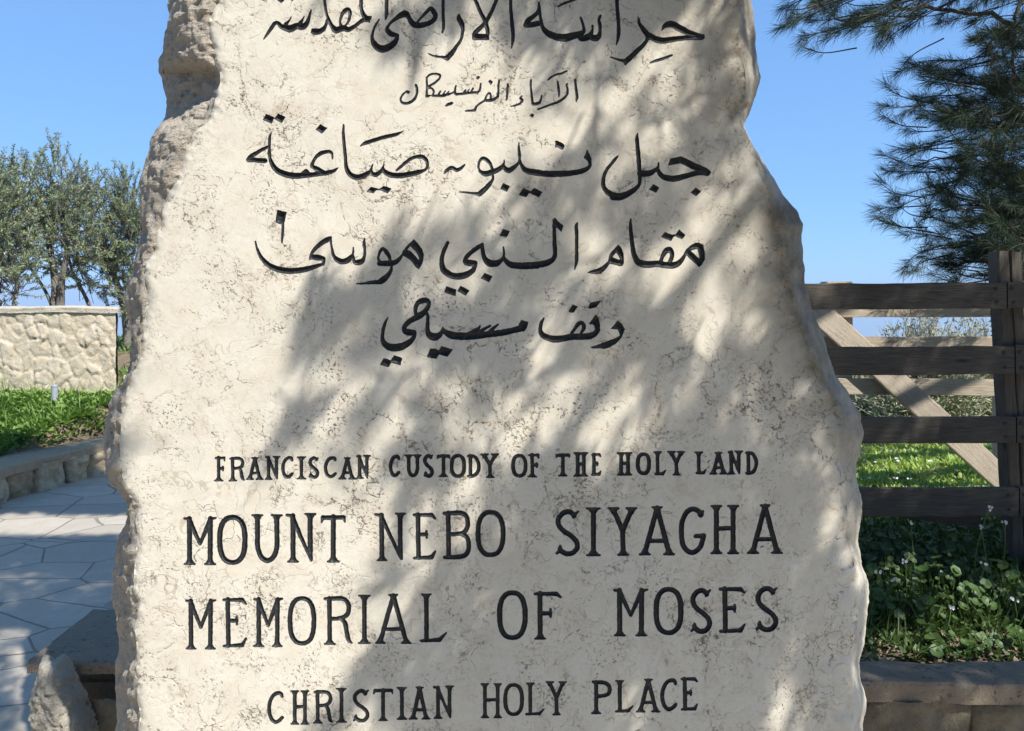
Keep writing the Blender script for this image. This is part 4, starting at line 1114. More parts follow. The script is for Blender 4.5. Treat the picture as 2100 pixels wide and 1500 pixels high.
dsp = .008 * vn(rot_, 7, 41) + .006 * np.round(vn(rot_, 13, 47) * 2.5) / 2.5 + .004 * np.round(vn(rot_[:, ::-1], 29, 48) * 2.5) / 2.5 + .004 * ridge_(rot_, 15, 42) + .0045 * ridge_(rot_[:, ::-1], 31, 43) + .0042 * vn(rot_, 62, 44) + .0035 * vn(rot_[:, [1, 2, 0]], 118, 46)
rightness = np.zeros(nc); rightness[-13:] = 1
dsp = dsp.reshape(nr, nc) * np.where(rightness > 0, .24, 1.0)[None]
sil = np.abs(np.arange(nc) - 24) < 3
dsp = dsp * np.where(sil, .55, 1.0)[None]
A = A + nrm * (dsp * Fd)[..., None]
V = A.reshape(-1, 3)
ii = np.arange(nr * nc).reshape(nr, nc)
F = np.stack([ii[:-1, :-1], ii[:-1, 1:], ii[1:, 1:], ii[1:, :-1]], -1).reshape(-1, 4)
F = [tuple(f) for f in F] + [tuple(ii[0].tolist()), tuple(ii[-1][::-1].tolist())]
st_ = np.zeros((nr, nc))
st_[:, -13:] = (.25 + .75 * stain_r(YS))[:, None] * np.interp(YS, [-200, 1160, 1200], [1, 1, .2])[:, None]
body = mk('rough_body', V, F, MAT_ROUGH, stele, smooth=False)
fattr(body, 'stain', st_.ravel())
body.data.materials.append(MAT_FACE)          # the right rim weathers like the face itself
pm_ = np.zeros((nr - 1, nc - 1), np.int32); pm_[:, -12:] = 1
pm_ = np.concatenate([pm_.ravel(), [0, 0]]).astype(np.int32)
body.data.polygons.foreach_set('material_index', pm_)
body.data.polygons.foreach_set('use_smooth', pm_ == 1)
body.data.update()
# ------------------------------------------------------------------ the upright corner stone at the left end of the planter wall
BP = [(60, 1400), (76, 1353), (100, 1363), (124, 1350), (146, 1392), (166, 1436), (184, 1478), (197, 1530), (202, 1720), (52, 1720), (54, 1460)]
gx_, gy_ = np.meshgrid(np.arange(40, 215, 2.0), np.arange(1340, 1725, 2.0))
sd_ = poly_sd(gx_, gy_, BP) + (3.5 * vn(np.c_[gx_.ravel(), gy_.ravel(), np.zeros(gx_.size)], 1 / 22., 5) + 1.6 * vn(np.c_[gx_.ravel(), gy_.ravel(), np.zeros(gx_.size)], 1 / 8., 6)).reshape(gx_.shape)
q_ = np.c_[gx_.ravel(), gy_.ravel(), np.zeros(gx_.size)]
hh_ = .078 * np.clip(sd_.ravel() / 30., 0, 1) ** .6 + .020 * vn(q_, 1 / 45., 7) + .009 * np.abs(vn(q_, 1 / 19., 8)) + .005 * vn(q_, 1 / 8., 9) + .0025 * vn(q_, 1 / 4., 10)
hh_ = hh_ * np.clip((sd_.ravel() + 2) / 10., 0, 1)
k_ = (gx_.ravel() - 1050) / FPX
V = np.stack([k_ * 2.20, 2.232 - hh_, EYE - (gy_.ravel() - HOR) / FPX * 2.20], -1)
ii = np.arange(gx_.size).reshape(gx_.shape)
F = np.stack([ii[:-1, :-1], ii[1:, :-1], ii[1:, 1:], ii[:-1, 1:]], -1).reshape(-1, 4)
F = F[(sd_.ravel()[F] > -1.5).all(1)]
V, F = sub(V, F)
mk('corner_stone', V, F, MAT_BOULDER, planter, smooth=False)
# ------------------------------------------------------------------ the pine: crown seen at the upper right, boughs overhead that shade the stele
class Tufts:
    def __init__(s): s.L = Leaves(); s.tw = Bag()
    def add(s, c, ax, n=34, ln=.085, w=.0028, spread=.85):
        a, u, v = frame(ax)
        t = rng.uniform(0, 2 * math.pi, n); k = rng.uniform(.12, 1.0, n) * spread
        d = a[None] * np.cos(k)[:, None] + np.sin(k)[:, None] * (np.cos(t)[:, None] * u + np.sin(t)[:, None] * v)
        d[:, 2] -= .10 * rng.uniform(0, 1, n)
        back = rng.uniform(0, .07, n)[:, None]
        b = np.asarray(c)[None] - a[None] * back
        s.L.blades(b, b + d * (ln * rng.uniform(.65, 1.1, n))[:, None], w, .35)
tf_ = Tufts()
TRUNK = np.array([5.6, 3.4, .35])

# (1) shade cast on the stele: transmitted light 0..9 on rows of the dressed face, columns 400..1700
SH = """
-100 998733722222344
0 998635722222344
60 998644824332233
120 999987844443333
180 999999855432643
240 999999875322563
300 999999984222772
350 999999864334566
400 999998455446543
450 999986536434321
500 999864336433321
550 999653324532221
600 998433323432211
650 997333332233211
700 996233223332221
750 994343345322221
800 992224555432221
850 992235666443221
900 994223555332222
950 995322223222222
1000 999753322222222
1050 999765532222233
1100 999865432111144
1150 999843321111134
1200 999863321112224
1250 999864321112224
1300 999853211122224
1350 998322111332224
1400 997321111332223
1450 996321111332223
1500 985321111222223
1570 985321111222223"""
SH = [l.split() for l in SH.strip().split('\n')]
SHY = np.array([float(a) for a, _ in SH]); SHV = np.array([[int(c) for c in b] for _, b in SH], float) / 9.0
SHX = 400 + 100 * np.arange(SHV.shape[1])
def sh_at(X, Y):
    j = np.clip(np.searchsorted(SHY, Y) - 1, 0, len(SHY) - 2); i = np.clip(((X - 400) // 100).astype(int), 0, len(SHX) - 2)
    a = np.clip((X - SHX[i]) / 100, 0, 1); b = np.clip((Y - SHY[j]) / (SHY[j + 1] - SHY[j]), 0, 1)
    return SHV[j, i] * (1 - a) * (1 - b) + SHV[j, i + 1] * a * (1 - b) + SHV[j + 1, i] * (1 - a) * b + SHV[j + 1, i + 1] * a * b
AEFF = .0019
shade_pts = []          # (point on a receiver, distance along the sun ray)
g = 12.0
X, Y = np.meshgrid(np.arange(400, 1830, g), np.arange(-100, 1560, g)); X = X.ravel(); Y = Y.ravel()
T = np.clip(sh_at(np.minimum(X, 1700), Y), .03, 1) ** 1.25
T = np.where(T > .93, 1.0, T)
lam = -np.log(T) * (g * SD / FPX) ** 2 * abs(SV[1]) / AEFF
clus_ = np.clip(1.15 + 1.5 * vn(np.c_[X, Y * .8, X * 0], 1 / 85., 91) + .8 * vn(np.c_[X, Y, X * 0], 1 / 38., 92), .05, 3.2)
lam = lam * np.where((T > .09) & (T < .8), clus_, 1.0)
cnt = rng.poisson(lam * np.where(T < .2, 1.8, 1.0) * np.where((Y > 1000) & (X > 1000) & (X < 1560), 2.8, 1.0))
for x, y, n in zip(X, Y, cnt):
    for _ in range(n):
        p = face_pt(x + random.uniform(0, g), y + random.uniform(0, g))
        shade_pts.append((p, random.choice([random.uniform(1.5, 2.4), random.uniform(2.4, 4.2)])))
for _ in range(420):
    y_ = random.uniform(355, 1000)
    shade_pts.append((face_pt(float(xrf(np.array([y_]))[0]) + random.uniform(-40, 70), y_, .05), random.uniform(2.9, 4.4)))
N_STELE = len(shade_pts)
# (2) shade on the dark fence, the planted bed and the planter wall
def scatter(fn, n, t0, t1):
    for _ in range(n):
        p = fn()
        if p is not None: shade_pts.append((np.asarray(p), random.uniform(t0, t1)))
def fence_pt():
    x = random.uniform(1.0, 3.2); z = random.uniform(.35, 1.65)
    if x < 1.30 and z > 1.46: return None
    if abs(x - 1.63) < .06 and abs(z - 1.02) < .05: return None
    return (x, 3.0, z)
scatter(fence_pt, int(2.9 * 2.2 * 1.3 * .478 / AEFF), 2.8, 4.6)
def bed_pt():
    x = random.uniform(.8, 3.0); y = random.uniform(2.2, 3.05)
    for (cx, cy, r) in ((1.60, 2.62, .10), (1.35, 2.45, .07), (1.78, 2.36, .09), (1.9, 2.8, .07), (1.45, 2.8, .06)):
        if math.hypot(x - cx, y - cy) < r: return None
    return (x, y, .45)
scatter(bed_pt, int(3.0 * 2.2 * .85 * .766 / AEFF), 2.8, 4.6)
scatter(lambda: (random.uniform(.7, 2.6), 2.2, random.uniform(0, .45)), int(2.2 * 1.9 * .45 * .478 / AEFF), 2.6, 4.0)
# (3) dapples on the path and the kerb
def path_pt():
    X = random.uniform(-60, 290); Y = random.uniform(975, 1290)
    T = np.interp(Y, [975, 1048, 1062, 1098, 1112, 1160, 1180, 1225, 1260, 1290], [.05, .05, .9, .9, .10, .14, .34, .32, .2, .15])
    d = EYE / (Y - HOR) * FPX
    if random.random() > -math.log(T) / 1.6 * min(1, (d / 6.2) ** 3): return None
    return P(X, Y, d)
A_path = .5 * (2.3 ** 2) * .9
scatter(path_pt, int(7.5 * 4.6 * .766 / AEFF), 5.6, 7.2)
def kerb_pt():
    y = random.uniform(5.0, 7.4); return (float(kerb_x(y)) + random.uniform(-.3, .12), y, .24)
def near_pt():
    X = random.uniform(-160, 110); Y = random.uniform(1270, 1560); d = EYE / (Y - HOR) * FPX
    return P(X, Y, d)
scatter(near_pt, int(1.7 * .55 * .766 / AEFF), 4.2, 5.6)
scatter(kerb_pt, int(1.7 * 1.0 * .766 / AEFF), 5.8, 7.4)
scatter(lambda: (random.uniform(-1.55, -1.0), random.uniform(2.12, 2.62), random.uniform(.0, .45)), int(.2 * 2.0 * .45 * .766 / AEFF), 3.6, 5.2)
SPOTS = [(1.60, 2.62, .10), (1.35, 2.45, .07), (1.78, 2.38, .10), (1.9, 2.8, .07), (1.45, 2.85, .06), (1.55, 2.42, .05), (2.0, 2.45, .08)]
# (4) boughs above the seen crown
def lit_hit(q):
    """would the shadow of q fall on something the sun must reach?"""
    t = (q[1] - 4.12) / SV[1]; p = q - SV * t
    if t > 0 and 1.45 < p[0] < 3.0 and .30 < p[2] < 1.75: return True
    t = (q[2] - .42) / SV[2]; p = q - SV * t
    if 1.3 < p[0] < 5.5 and 3.5 < p[1] < 8: return True
    t = (q[1] - 1.75) / SV[1]; p = q - SV * t
    if t > 0 and -1.0 < p[0] < .95 and -.2 < p[2] < 2.4: return True
    return False
def px_of(q): return 1050 + q[0] / q[1] * FPX, HOR - (q[2] - EYE) / q[1] * FPX
canopy = [p + SV * t for p, t in shade_pts]
n4 = 0
while n4 < 900:
    q = np.array([random.uniform(2.4, 6.2), random.uniform(1.6, 4.6), random.uniform(3.6, 6.6)])
    if lit_hit(q): continue
    canopy.append(q); n4 += 1
def on_lit_stele(q):
    t = (q[1] - 1.78) / SV[1]; p = q - SV * t
    if t < 0: return False
    X, Y = px_of(p)
    if not (-260 < Y < 1700): return False
    if X < float(ev(LS, Y)) - 25 or X > float(ev(RS, Y)) + 25: return False
    return X < 420 or float(sh_at(np.array([min(X, 1690.)]), np.array([min(max(Y, -99.), 1560.)]))[0]) > .5
for k_q, q in enumerate(canopy):
    if k_q >= N_STELE and on_lit_stele(q): continue
    t_ = (q[1] - 4.12) / SV[1]; p_ = q - SV * t_
    if 1.45 < p_[0] < 2.8 and .35 < p_[2] < 1.7: continue
    p_ = q - SV * (q[2] / SV[2])
    if p_[1] > 2:
        X_, Y_ = px_of(p_)
        if -120 < X_ < 300 and (1060 < Y_ < 1100 or (1180 < Y_ < 1235 and X_ < 110 and random.random() < .5)): continue
    g_ = q - SV * ((q[2] - .47) / SV[2])
    if any(math.hypot(g_[0] - a, g_[1] - b_) < r_ + .06 for a, b_, r_ in SPOTS): continue
    if q[1] > .2:
        X, Y = px_of(q)
        if -120 < X < 2220 and -120 < Y < 1620:
            q = q + SV * 1.5                           # further up the same sun ray, out of view
            X, Y = px_of(q) if q[1] > .2 else (-999, -999)
            if -120 < X < 2220 and -120 < Y < 1620: continue
    ax = q - np.array([3.4, 2.0, 3.2]); ax /= np.linalg.norm(ax)
    ax = ax * .2 + rng.normal(size=3) * .6
    tf_.add(q, ax, 30, .092, .0042, .75)
    a_ = ax / np.linalg.norm(ax)
    tf_.tw.tube([q - a_ * .10, q], [.003, .002], 4)

# (5) the crown that is seen: tufts placed within its outline, at real depths
def in_poly(x, y, poly):
    c = False; n = len(poly)
    for i in range(n):
        x0, y0 = poly[i]; x1, y1 = poly[(i + 1) % n]
        if (y0 > y) != (y1 > y) and x < (x1 - x0) * (y - y0) / (y1 - y0) + x0: c = not c
    return c
MASS = [(1985, 60), (1965, 105), (1900, 130), (1850, 150), (1815, 175), (1812, 215), (1850, 265), (1820, 305), (1800, 345), (1795, 420), (1800, 452), (1850, 470), (1880, 500), (1880, 540), (1935, 565), (2040, 572), (2140, 575), (2170, 560), (2170, 40)]
BAND = [(1560, -60), (1600, 25), (1640, 80), (1700, 70), (1745, 62), (1800, 92), (1815, 100), (1850, 60), (1900, 58), (1950, 40), (2000, 60), (2100, 70), (2170, 80), (2170, -120), (1580, -120)]
TIPS = [(1592, 58), (1603, 22), (1612, 48), (1645, 96), (1688, 76), (1655, 40), (1745, 64), (1803, 92), (1815, 84), (1760, 30), (1855, 62), (1700, 18), (1925, 48), (1990, 44), (1838, 152), (1860, 128), (1812, 176), (1808, 218), (1812, 238), (1868, 140), (1855, 268), (1842, 305), (1812, 318), (1815, 352), (1800, 372), (1798, 428), (1796, 448), (1820, 455), (1855, 475), (1850, 552), (1868, 556), (1885, 530), (1905, 562), (1945, 572), (1830, 400), (1835, 340), (1870, 300), (1930, 150), (1900, 135)]
HUBS = {'m': [P(2230, 60, 4.4), P(2240, 230, 4.5), P(2250, 380, 4.5), P(2250, 520, 4.6)], 'b': [P(2260, -40, 4.2), P(2280, -140, 4.2)]}
def branchlet(x, y, d, n):
    """a twig with needle tufts along its outer half"""
    q = P(x, y, d)
    band = (y < 105 and x < 1990) or y < 40
    hub = (HUBS['b'][random.random() < .3] if band else min(HUBS['m'], key=lambda h: abs(h[2] - q[2]) + random.uniform(0, .3)))
    away = q - hub; away /= np.linalg.norm(away)
    ax = away + np.array([0, 0, -.35 if band else random.choice([-.35, 0, .35])]) + rng.normal(size=3) * .30
    ax /= np.linalg.norm(ax)
    L = .055 * n + .10
    bend = np.array([0, 0, random.uniform(-.12, .05)]) + rng.normal(size=3) * .06
    s = catmull([q, q - ax * L * .5 + bend * L, q - ax * L * .8 - away * L * .4 + bend * L], 8)
    tf_.tw.tube(s, np.linspace(.0016, .0042, len(s)), 4)
    for k in range(n):
        c = s[min(int(k * 2.2), len(s) - 1)]
        tf_.add(c + rng.normal(size=3) * .006, ax + rng.normal(size=3) * .22, 64 if k == 0 else 40, .108 if k == 0 else .092, .0021, 1.0 if k == 0 else 1.25)
for x, y in TIPS: branchlet(x, y, random.uniform(4.0, 4.5), 3)
n_ = 0
while n_ < 470:
    x = random.uniform(1790, 2170); y = random.uniform(40, 578)
    if not in_poly(x, y, MASS): continue
    dens = np.interp(x, [1790, 1860, 1930, 2000, 2100], [.07, .18, .45, .9, 1.0]) * np.interp(y, [40, 120, 200, 330, 520], [.45, .55, .8, 1, 1])
    if random.random() > dens: continue
    branchlet(x, y, random.uniform(3.75, 5.2), random.choice([3, 4, 5])); n_ += 1
n_ = 0
while n_ < 120:
    x = random.uniform(1560, 2170); y = random.uniform(-120, 92)
    if not in_poly(x, y, BAND): continue
    if random.random() > np.interp(x, [1560, 1640, 1800, 2000], [.3, .6, .9, 1]): continue
    branchlet(x, y, random.uniform(3.7, 4.8), random.choice([3, 4, 5])); n_ += 1
pine = thing('pine_tree', tuple(TRUNK), 'dark green pine tree with long needles, its boughs hanging above the dark fence', 'tree')
tv = [TRUNK + [0, 0, -.2], TRUNK + [.03, .03, 1.2], TRUNK + [-.05, .05, 2.6], TRUNK + [-.15, -.1, 4.2], TRUNK + [-.25, -.3, 6.0]]
tv = catmull(tv, 6)
b = Bag(); b.tube(tv, np.linspace(.19, .06, len(tv)), 14); b.build('trunk', MAT_BARK, pine, smooth=True)
def bough(pts, r0, r1):
    c = catmull(pts, 6); c = c + rng.normal(size=c.shape) * .008
    bb = Bag(); bb.tube(c, np.linspace(r0, r1, len(c)), 7); bb.build('branch', MAT_BARK, pine, smooth=True)
T_ = lambda h: TRUNK + np.array([0, 0, h])
bough([T_(2.1), P(2600, 60, 4.2), P(2200, 110, 4.3), P(2060, 40, 4.3), P(1900, 20, 4.25), P(1780, 30, 4.2), P(1680, 50, 4.15)], .024, .003)
bough([T_(2.3), P(2600, -70, 4.3), P(2150, -40, 4.2), P(1950, -10, 4.2), P(1760, -10, 4.2), P(1610, 25, 4.2)], .024, .003)
bough([T_(1.9), P(2280, 130, 4.5), P(2130, 190, 4.6), P(2000, 170, 4.5), P(1890, 160, 4.4)], .020, .003)
bough([T_(1.6), P(2280, 260, 4.6), P(2120, 300, 4.6), P(1990, 320, 4.5), P(1880, 328, 4.4)], .018, .003)
bough([T_(1.3), P(2280, 330, 4.6), P(2090, 420, 4.6), P(1960, 430, 4.5), P(1880, 435, 4.4)], .018, .003)
bough([T_(1.1), P(2280, 450, 4.7), P(2110, 520, 4.6), P(1960, 540, 4.5), P(1910, 545, 4.4)], .017, .003)
bough([P(2130, -60, 4.0), P(2085, 40, 4.0), P(2075, 150, 4.05), P(2060, 240, 4.1), P(2010, 300, 4.1), P(1975, 335, 4.1)], .012, .004)
bough([P(2085, 60, 4.0), P(2040, 60, 4.0), P(2030, 110, 4.05), P(2050, 180, 4.1)], .008, .004)
bough([T_(3.6), np.array([3.2, 2.2, 4.4]), np.array([2.6, 1.2, 4.4]), np.array([2.0, .2, 4.3]), np.array([1.6, -.6, 4.2])], .06, .01)
bough([T_(3.2), np.array([3.3, 2.0, 3.9]), np.array([2.9, 1.2, 3.8]), np.array([2.5, .4, 3.5])], .05, .01)
bough([T_(4.6), np.array([2.6, 2.6, 5.3]), np.array([1.4, 1.8, 5.2]), np.array([.3, 1.2, 5.0])], .05, .012)
tf_.tw.build('twigs', MAT_TWIG, pine)
tf_.L.build('foliage', MAT_NEEDLE, pine)

# two unseen pines, added behind the viewer to keep blue sky light off the stele
def sky_block_pine(base, c, r, n, label, seed):
    rr = np.random.default_rng(seed)
    t = thing('pine_tree', tuple(base), label, 'tree')
    top = np.array([c[0], c[1], c[2] + r[2] * .8])
    s = catmull([np.array(base) - [0, 0, .2], (np.array(base) + c) / 2 + [.2, .1, 0], c, top], 6)
    b = Bag(); b.tube(s, np.linspace(.22, .05, len(s)), 12); L = Leaves()
    for k in range(n):
        u = rr.normal(size=3); u /= np.linalg.norm(u)
        q = np.array(c) + u * r * rr.uniform(.25, 1) ** .5
        if k % 16 == 0: b.tube([s[rr.integers(6, len(s))], q], [.03, .006], 5)
        m = 26; d = u + rr.normal(size=(m, 3)) * .7; d /= np.linalg.norm(d, axis=1, keepdims=True)
        L.blades(np.tile(q, (m, 1)), q + d * rr.uniform(.14, .30, m)[:, None], .016, .35)
    b.build('trunk', MAT_BARK, t, smooth=True); L.build('foliage', MAT_NEEDLE, t)
sky_block_pine((-2.8, -4.6, 0), np.array([-2.6, -4.4, 3.6]), np.array([3.6, 2.6, 3.3]), 2600, 'unseen pine tree added behind the viewer on the left to block sky light', 8)
sky_block_pine((1.6, -9.5, 0), np.array([1.2, -9.3, 4.2]), np.array([3.8, 2.4, 3.9]), 2400, 'unseen pine tree added far behind the viewer to block sky light', 9)

# ------------------------------------------------------------------ olive trees behind the pale wall
def olive(base, lobes, d, stems, label, nshoot, seed):
    r = np.random.default_rng(seed)
    t = thing('olive_tree', tuple(base), label, 'tree', 'olive trees behind the pale wall')
    b = Bag()
    for pts, r0, r1 in stems:
        c = catmull(pts, 6); b.tube(c, np.linspace(r0, r1, len(c)), 9)
    L = Leaves(); tw = Bag()
    tot = sum(a[2] * a[3] for a in lobes)
    for (px_, py_, rx, ry) in lobes:
        c = P(px_, py_, d); R3 = np.array([rx, (rx + ry) * .5, ry]) * d / FPX
        for _ in range(max(4, int(nshoot * rx * ry / tot))):
            u = r.normal(size=3); u /= np.linalg.norm(u)
            q = c + u * R3 * (r.uniform(.15, 1.0) ** .5)
            ax = u * .8 + np.array([0, 0, .75]) + r.normal(size=3) * .45; ax /= np.linalg.norm(ax)
            ln = r.uniform(.13, .31) * (1.25 if u[2] > .5 else 1)
            bend = r.normal(size=3) * .12
            n = int(ln / .0125); s = np.linspace(.05, 1, n)
            ctr = q[None] + ax[None] * (s * ln)[:, None] + bend[None] * (s ** 2 * ln)[:, None]
            _, U, W = frame(ax)
            ph = np.arange(n) * 1.57 + r.uniform(0, 6)
            for sg in (1, -1):
                dd = sg * (np.cos(ph)[:, None] * U + np.sin(ph)[:, None] * W) * .75 + ax[None] * .75 + r.normal(size=(n, 3)) * .15
                dd /= np.linalg.norm(dd, axis=1, keepdims=True)
                L.blades(ctr, ctr + dd * r.uniform(.032, .055, n)[:, None], r.uniform(.011, .017, n), .5, np.tile(ax, (n, 1)) + r.normal(size=(n, 3)) * .5)
            tw.tube([ctr[0] - ax * .12, ctr[n // 2], ctr[-1]], [.004, .003, .0015], 4)
    b.build('trunk', MAT_OLBARK, t, smooth=True); tw.build('twigs', MAT_OLBARK, t); L.build('crown', MAT_OLIVE, t)
    return t
def stem(d, *pp): return [P(x, y, d + dz) for x, y, dz in pp]
d1 = 8.9
olive(P(115, 690, d1), [(60, 440, 75, 90), (120, 400, 55, 75), (110, 500, 95, 70), (20, 430, 50, 70), (60, 350, 22, 32), (118, 345, 14, 36), (30, 390, 36, 34), (150, 470, 60, 70), (140, 420, 34, 40)], d1,
      [(stem(d1, (113, 700, 0), (114, 620, 0), (112, 570, 0), (100, 500, .1), (70, 420, 0)), .062, .02), (stem(d1, (118, 700, -.03), (124, 620, -.05), (127, 575, -.1), (140, 500, -.1), (130, 420, 0)), .055, .018), (stem(d1, (112, 640, 0), (90, 592, .1), (60, 545, .1), (30, 480, .1)), .022, .01)],
      'olive tree with the tallest crown, its pale double trunk rising from behind the pale wall', 560, 1)
d2 = 9.6
olive(P(245, 700, d2), [(225, 480, 80, 85), (265, 430, 40, 60), (180, 430, 50, 50), (265, 520, 60, 90), (200, 560, 70, 50), (262, 380, 14, 22), (232, 395, 12, 22), (275, 610, 40, 50), (175, 392, 16, 22), (300, 480, 60, 80)], d2,
      [(stem(d2, (262, 715, 0), (255, 640, 0), (235, 570, .1), (215, 540, 0), (207, 500, 0), (232, 420, 0)), .05, .016), (stem(d2, (265, 700, .1), (275, 600, .1), (285, 500, .1)), .04, .015), (stem(d2, (200, 700, 0), (182, 625, 0), (150, 560, 0), (140, 520, 0)), .03, .012)],
      'grey green olive tree partly hidden by the left edge of the stele', 620, 2)
d3 = 8.2
olive(P(20, 700, d3), [(5, 480, 60, 70), (-50, 450, 80, 90), (10, 550, 60, 45), (25, 590, 30, 26), (-30, 400, 50, 40)], d3,
      [(stem(d3, (38, 700, 0), (30, 620, 0), (36, 575, 0), (20, 500, 0)), .035, .012), (stem(d3, (-20, 700, 0), (-5, 600, 0), (-30, 480, 0)), .06, .015)],
      'olive tree with a thin dark trunk, cut by the left border of the photo', 400, 3)

# ------------------------------------------------------------------ ground cover (nobody could count it)
def clump(L, c, n, h, ln, w, up=.6, r=None):
    t = rng.uniform(0, 2 * math.pi, n); e = rng.uniform(.15, 1.0, n) * up
    d = np.stack([np.cos(t) * np.cos(e * 1.5), np.sin(t) * np.cos(e * 1.5), np.sin(e * 1.5)], 1)
    b = np.asarray(c)[None] + d * rng.uniform(.1, .8, n)[:, None] * h * [1, 1, .8]
    L.blades(b, b + d * (ln * rng.uniform(.6, 1.2, n))[:, None] + [0, 0, .004], w * rng.uniform(.7, 1.2, n), .6, np.tile([0, 0, 1.0], (n, 1)) + rng.normal(size=(n, 3)) * .35)
L = Leaves()
k = 0
while k < 4200:
    y = random.uniform(4.6, 7.25); x = float(kerb_x(y)) - random.uniform(.28, 3.2)
    nz_ = vn(np.array([[x, y, 0]]), 1.3, 61)[0] + .5 * vn(np.array([[x, y, 0]]), 3.5, 62)[0]
    if nz_ < -.55: k += .2; continue
    z = float(terrain_z(x, y)); hh = .05 + .07 * max(0, nz_) + (.05 if y > 6.2 else 0)
    clump(L, (x, y, z), 16, hh, .062, .034, .62); k += 1
    if random.random() < .10: clump(L, (x, y, z), 9, .05, random.uniform(.12, .24), .006, .95)
for _ in range(500):
    y = random.uniform(7.8, 11.5); x = random.uniform(-6, -3)
    clump(L, (x, y, float(terrain_z(x, y))), 12, .06, .09, .02, .8)
tag(L.build('weeds', MAT_WEED), 'low green weeds covering the bed below the pale wall', 'weeds', kind='stuff')
L = Leaves()
def mallow(x, y, z, h, r):
    n = 7; t = rng.uniform(0, 6.283, n); hh = h * rng.uniform(.45, 1.1, n); rr = r * rng.uniform(.2, 1.0, n)
    c = np.stack([x + rr * np.cos(t), y + rr * np.sin(t), z + hh], 1)
    L.blades(np.tile([x, y, z], (n, 1)), c, .004, .5)                      # stalks
    nrm = np.stack([.5 * np.cos(t), .5 * np.sin(t) - .35, np.ones(n)], 1) + rng.normal(size=(n, 3)) * .25
    nrm /= np.linalg.norm(nrm, axis=1, keepdims=True)
    u = np.cross(nrm, [0, 1.0, 0]); u /= np.linalg.norm(u, axis=1, keepdims=True); v = np.cross(nrm, u)
    s = (.007 + .014 * rng.random(n) ** 2)[:, None] * (1.25 if h < .09 else 1.0)
    for k in range(6):                                                      # a round leaf of six petals
        a0, a1 = k * math.pi / 3, (k + 1) * math.pi / 3; am = (a0 + a1) / 2
        p = lambda a, q: c + (u * math.cos(a) + v * math.sin(a)) * s * q + nrm * s * (.25 * q)
        L.add(np.stack([c, p(a0, .95), p(am, 1.06), p(a1, .95)], 1))
Z = .375
k = 0
while k < 520:
    y = 2.42 + 1.0 * random.random() ** 1.15; x = random.uniform(.75, 2.7)
    if y < 2.62 and x < 1.36 and random.random() < .85: k += .3; continue
    if y < 2.60 and vn(np.array([[x, y, 3.]]), 3.0, 71)[0] > .05 and random.random() < .8: k += .3; continue
    mallow(x, y, Z, random.uniform(.03, .10) if y < 2.6 else random.uniform(.06, .20), .07); k += 1
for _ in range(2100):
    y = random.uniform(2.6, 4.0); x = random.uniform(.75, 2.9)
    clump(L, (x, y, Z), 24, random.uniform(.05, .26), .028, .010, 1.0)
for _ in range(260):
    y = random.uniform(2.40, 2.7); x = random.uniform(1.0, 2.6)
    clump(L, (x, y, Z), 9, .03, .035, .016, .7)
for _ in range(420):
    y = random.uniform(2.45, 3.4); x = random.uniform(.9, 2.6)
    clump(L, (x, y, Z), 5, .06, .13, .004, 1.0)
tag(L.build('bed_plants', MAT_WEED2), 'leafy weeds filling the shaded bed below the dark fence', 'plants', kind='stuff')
L = Leaves()
for _ in range(900):
    y = random.uniform(2.36, 2.9); x = random.uniform(.7, 2.4)
    clump(L, (x, y, .378), 3, .02, .035, .014, .3)
tag(L.build('leaf_litter', MAT_STRAW), 'dry brown leaf litter on the soil behind the planter coping', 'litter', kind='stuff')
L = Leaves()
for _ in range(9000):
    y = random.uniform(3.2, 8.2); x = random.uniform(1.0, 1.4 + y * .72)
    clump(L, (x, y, .375), 12, .03, random.uniform(.03, .06), .017, .75)
tag(L.build('grass', MAT_GRASS), 'bright sunlit grass beyond the pale fence', 'grass', kind='stuff')
L = Leaves()
for _ in range(420):
    y = random.uniform(3.6, 7.4); x = random.uniform(1.4, 1.2 + y * .70)
    c = np.array([x, y, .43 + random.uniform(0, .05)])
    t = rng.uniform(0, 6.3, 5); d = np.stack([np.cos(t), np.sin(t), rng.uniform(.1, .6, 5)], 1)
    L.blades(np.tile(c, (5, 1)), c + d * .014, .012, .6)
tag(L.build('tiny_flowers', MAT_PETAL), 'tiny white flowers sprinkled over the sunlit grass', 'flowers', kind='stuff')

# shrubs beyond the pale fence
def shrub(c, r, n, label, seed):
    rr = np.random.default_rng(seed)
    t = thing('shrub', tuple(c), label, 'shrub', 'grey shrubs beyond the pale fence')
    L = Leaves(); b = Bag(); n = int(n * 2.6)
    for _ in range(n):
        u = rr.normal(size=3); u[2] = abs(u[2]) * 1.35; u /= np.linalg.norm(u)
        tip = c + u * r * rr.uniform(.45, 1.08); mid = c + (tip - c) * .5 + rr.normal(size=3) * .05
        st = catmull([c + rr.normal(size=3) * [.06, .06, 0], mid, tip], 5)
        b.tube(st, np.linspace(.006, .0015, len(st)), 4)
        m = 26; k_ = rr.uniform(.25, 1, m); idx_ = (k_ * (len(st) - 1)).astype(int)
        p = st[idx_] + rr.normal(size=(m, 3)) * .02
        d = u[None] * .6 + rr.normal(size=(m, 3)) * .7; d /= np.linalg.norm(d, axis=1, keepdims=True)
        L.blades(p, p + d * rr.uniform(.035, .065, m)[:, None], rr.uniform(.011, .018, m), .5)
    b.build('stems', MAT_DRY, t); L.build('leaves', MAT_SHRUB, t)
shrub(P(1905, 870, 6.6), np.array([.66, .5, 1.12]), 190, 'grey green twiggy shrub in the middle of the gap behind the pale fence', 5)
shrub(P(2040, 870, 7.0), np.array([.7, .5, 1.15]), 170, 'taller yellowish shrub behind the fence post', 6)
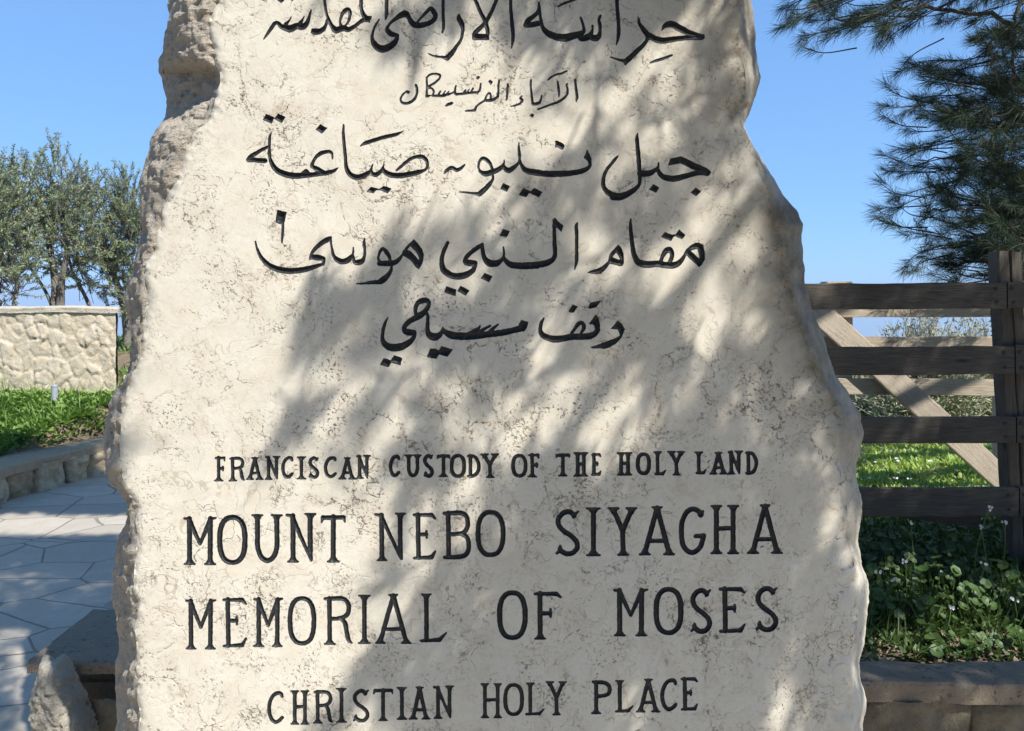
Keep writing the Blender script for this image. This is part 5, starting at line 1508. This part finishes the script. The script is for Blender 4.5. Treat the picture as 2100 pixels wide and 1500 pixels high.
shrub(P(1745, 860, 7.4), np.array([.6, .5, .75]), 130, 'low pale shrub beside the right edge of the stele', 7)
shrub(P(2260, 870, 7.0), np.array([.8, .5, 1.0]), 120, 'grey shrub beyond the right end of the pale fence', 8)

# white flowering stalks in the shaded bed
FL = [(2028, 1042, 2.75, 'white wildflower standing in front of the lowest dark rail'), (1868, 1072, 2.85, 'white wildflower just under the lowest dark rail'), (2012, 1080, 2.8, 'white wildflower near the foot of the fence post'), (2062, 1072, 2.85, 'white wildflower touching the fence post'), (1857, 1152, 2.75, 'white wildflower at mid height of the shaded bed'), (1803, 1172, 2.7, 'small white wildflower close to the edge of the stele'), (1836, 1190, 2.65, 'white wildflower with a bright forked stalk beside the stele'), (1931, 1176, 2.7, 'white wildflower on a leaning pale stalk in the bed'), (2080, 1228, 2.6, 'white wildflower low at the right border'), (1950, 1250, 2.55, 'white wildflower over the round sunlit leaves'), (2020, 1155, 2.7, 'pale wildflower in the dark grass right of the leaning stalk')]
for x, y, d, lab in FL:
    top = P(x, y, d); z0 = .38
    base = np.array([top[0] + random.uniform(-.05, .05), d + random.uniform(0, .05), z0])
    t = thing('wildflower', tuple(base), lab, 'flower', 'white wildflowers in the shaded bed')
    b = Bag(); mid = (base + top) / 2 + rng.normal(size=3) * .012
    b.tube(catmull([base, mid, top], 5), .0014, 5)
    L2 = Leaves(); cts = []
    for _ in range(4):
        e = top + rng.normal(size=3) * [.006, .004, .004]; cts.append(e)
        b.tube([mid + (top - mid) * .75, e], .0009, 4)
    for e in cts:
        tt = np.arange(4) * math.pi / 2 + random.uniform(0, 1.5)
        dd = np.stack([np.cos(tt) * .9, np.full(4, -.35), np.sin(tt) * .9], 1)
        L2.blades(np.tile(e, (4, 1)), e + dd * .0062, .0055, .6, np.tile([0, 1.0, .3], (4, 1)))
    b.build('stem', MAT_STEM, t); L2.build('flower_head', MAT_PETAL, t)
# ------------------------------------------------------------------ the air over the valley
bm = bmesh.new(); bmesh.ops.create_cube(bm, size=1.0)
for v in bm.verts:
    v.co = Vector((v.co.x * 100000, v.co.y * 80000 + 8000, -760 if v.co.z < 0 else 60))
mh = bpy.data.materials.new('haze_air'); mh.use_nodes = True
nt = mh.node_tree; nt.nodes.remove(nt.nodes['Principled BSDF'])
pv = nt.nodes.new('ShaderNodeVolumePrincipled')
pv.inputs['Color'].default_value = (.62, .80, 1.0, 1)
pv.inputs['Density'].default_value = .00030
nt.links.new(pv.outputs[0], nt.nodes['Material Output'].inputs['Volume'])
hz = from_bm('haze', bm, mh); tag(hz, kind='stuff')
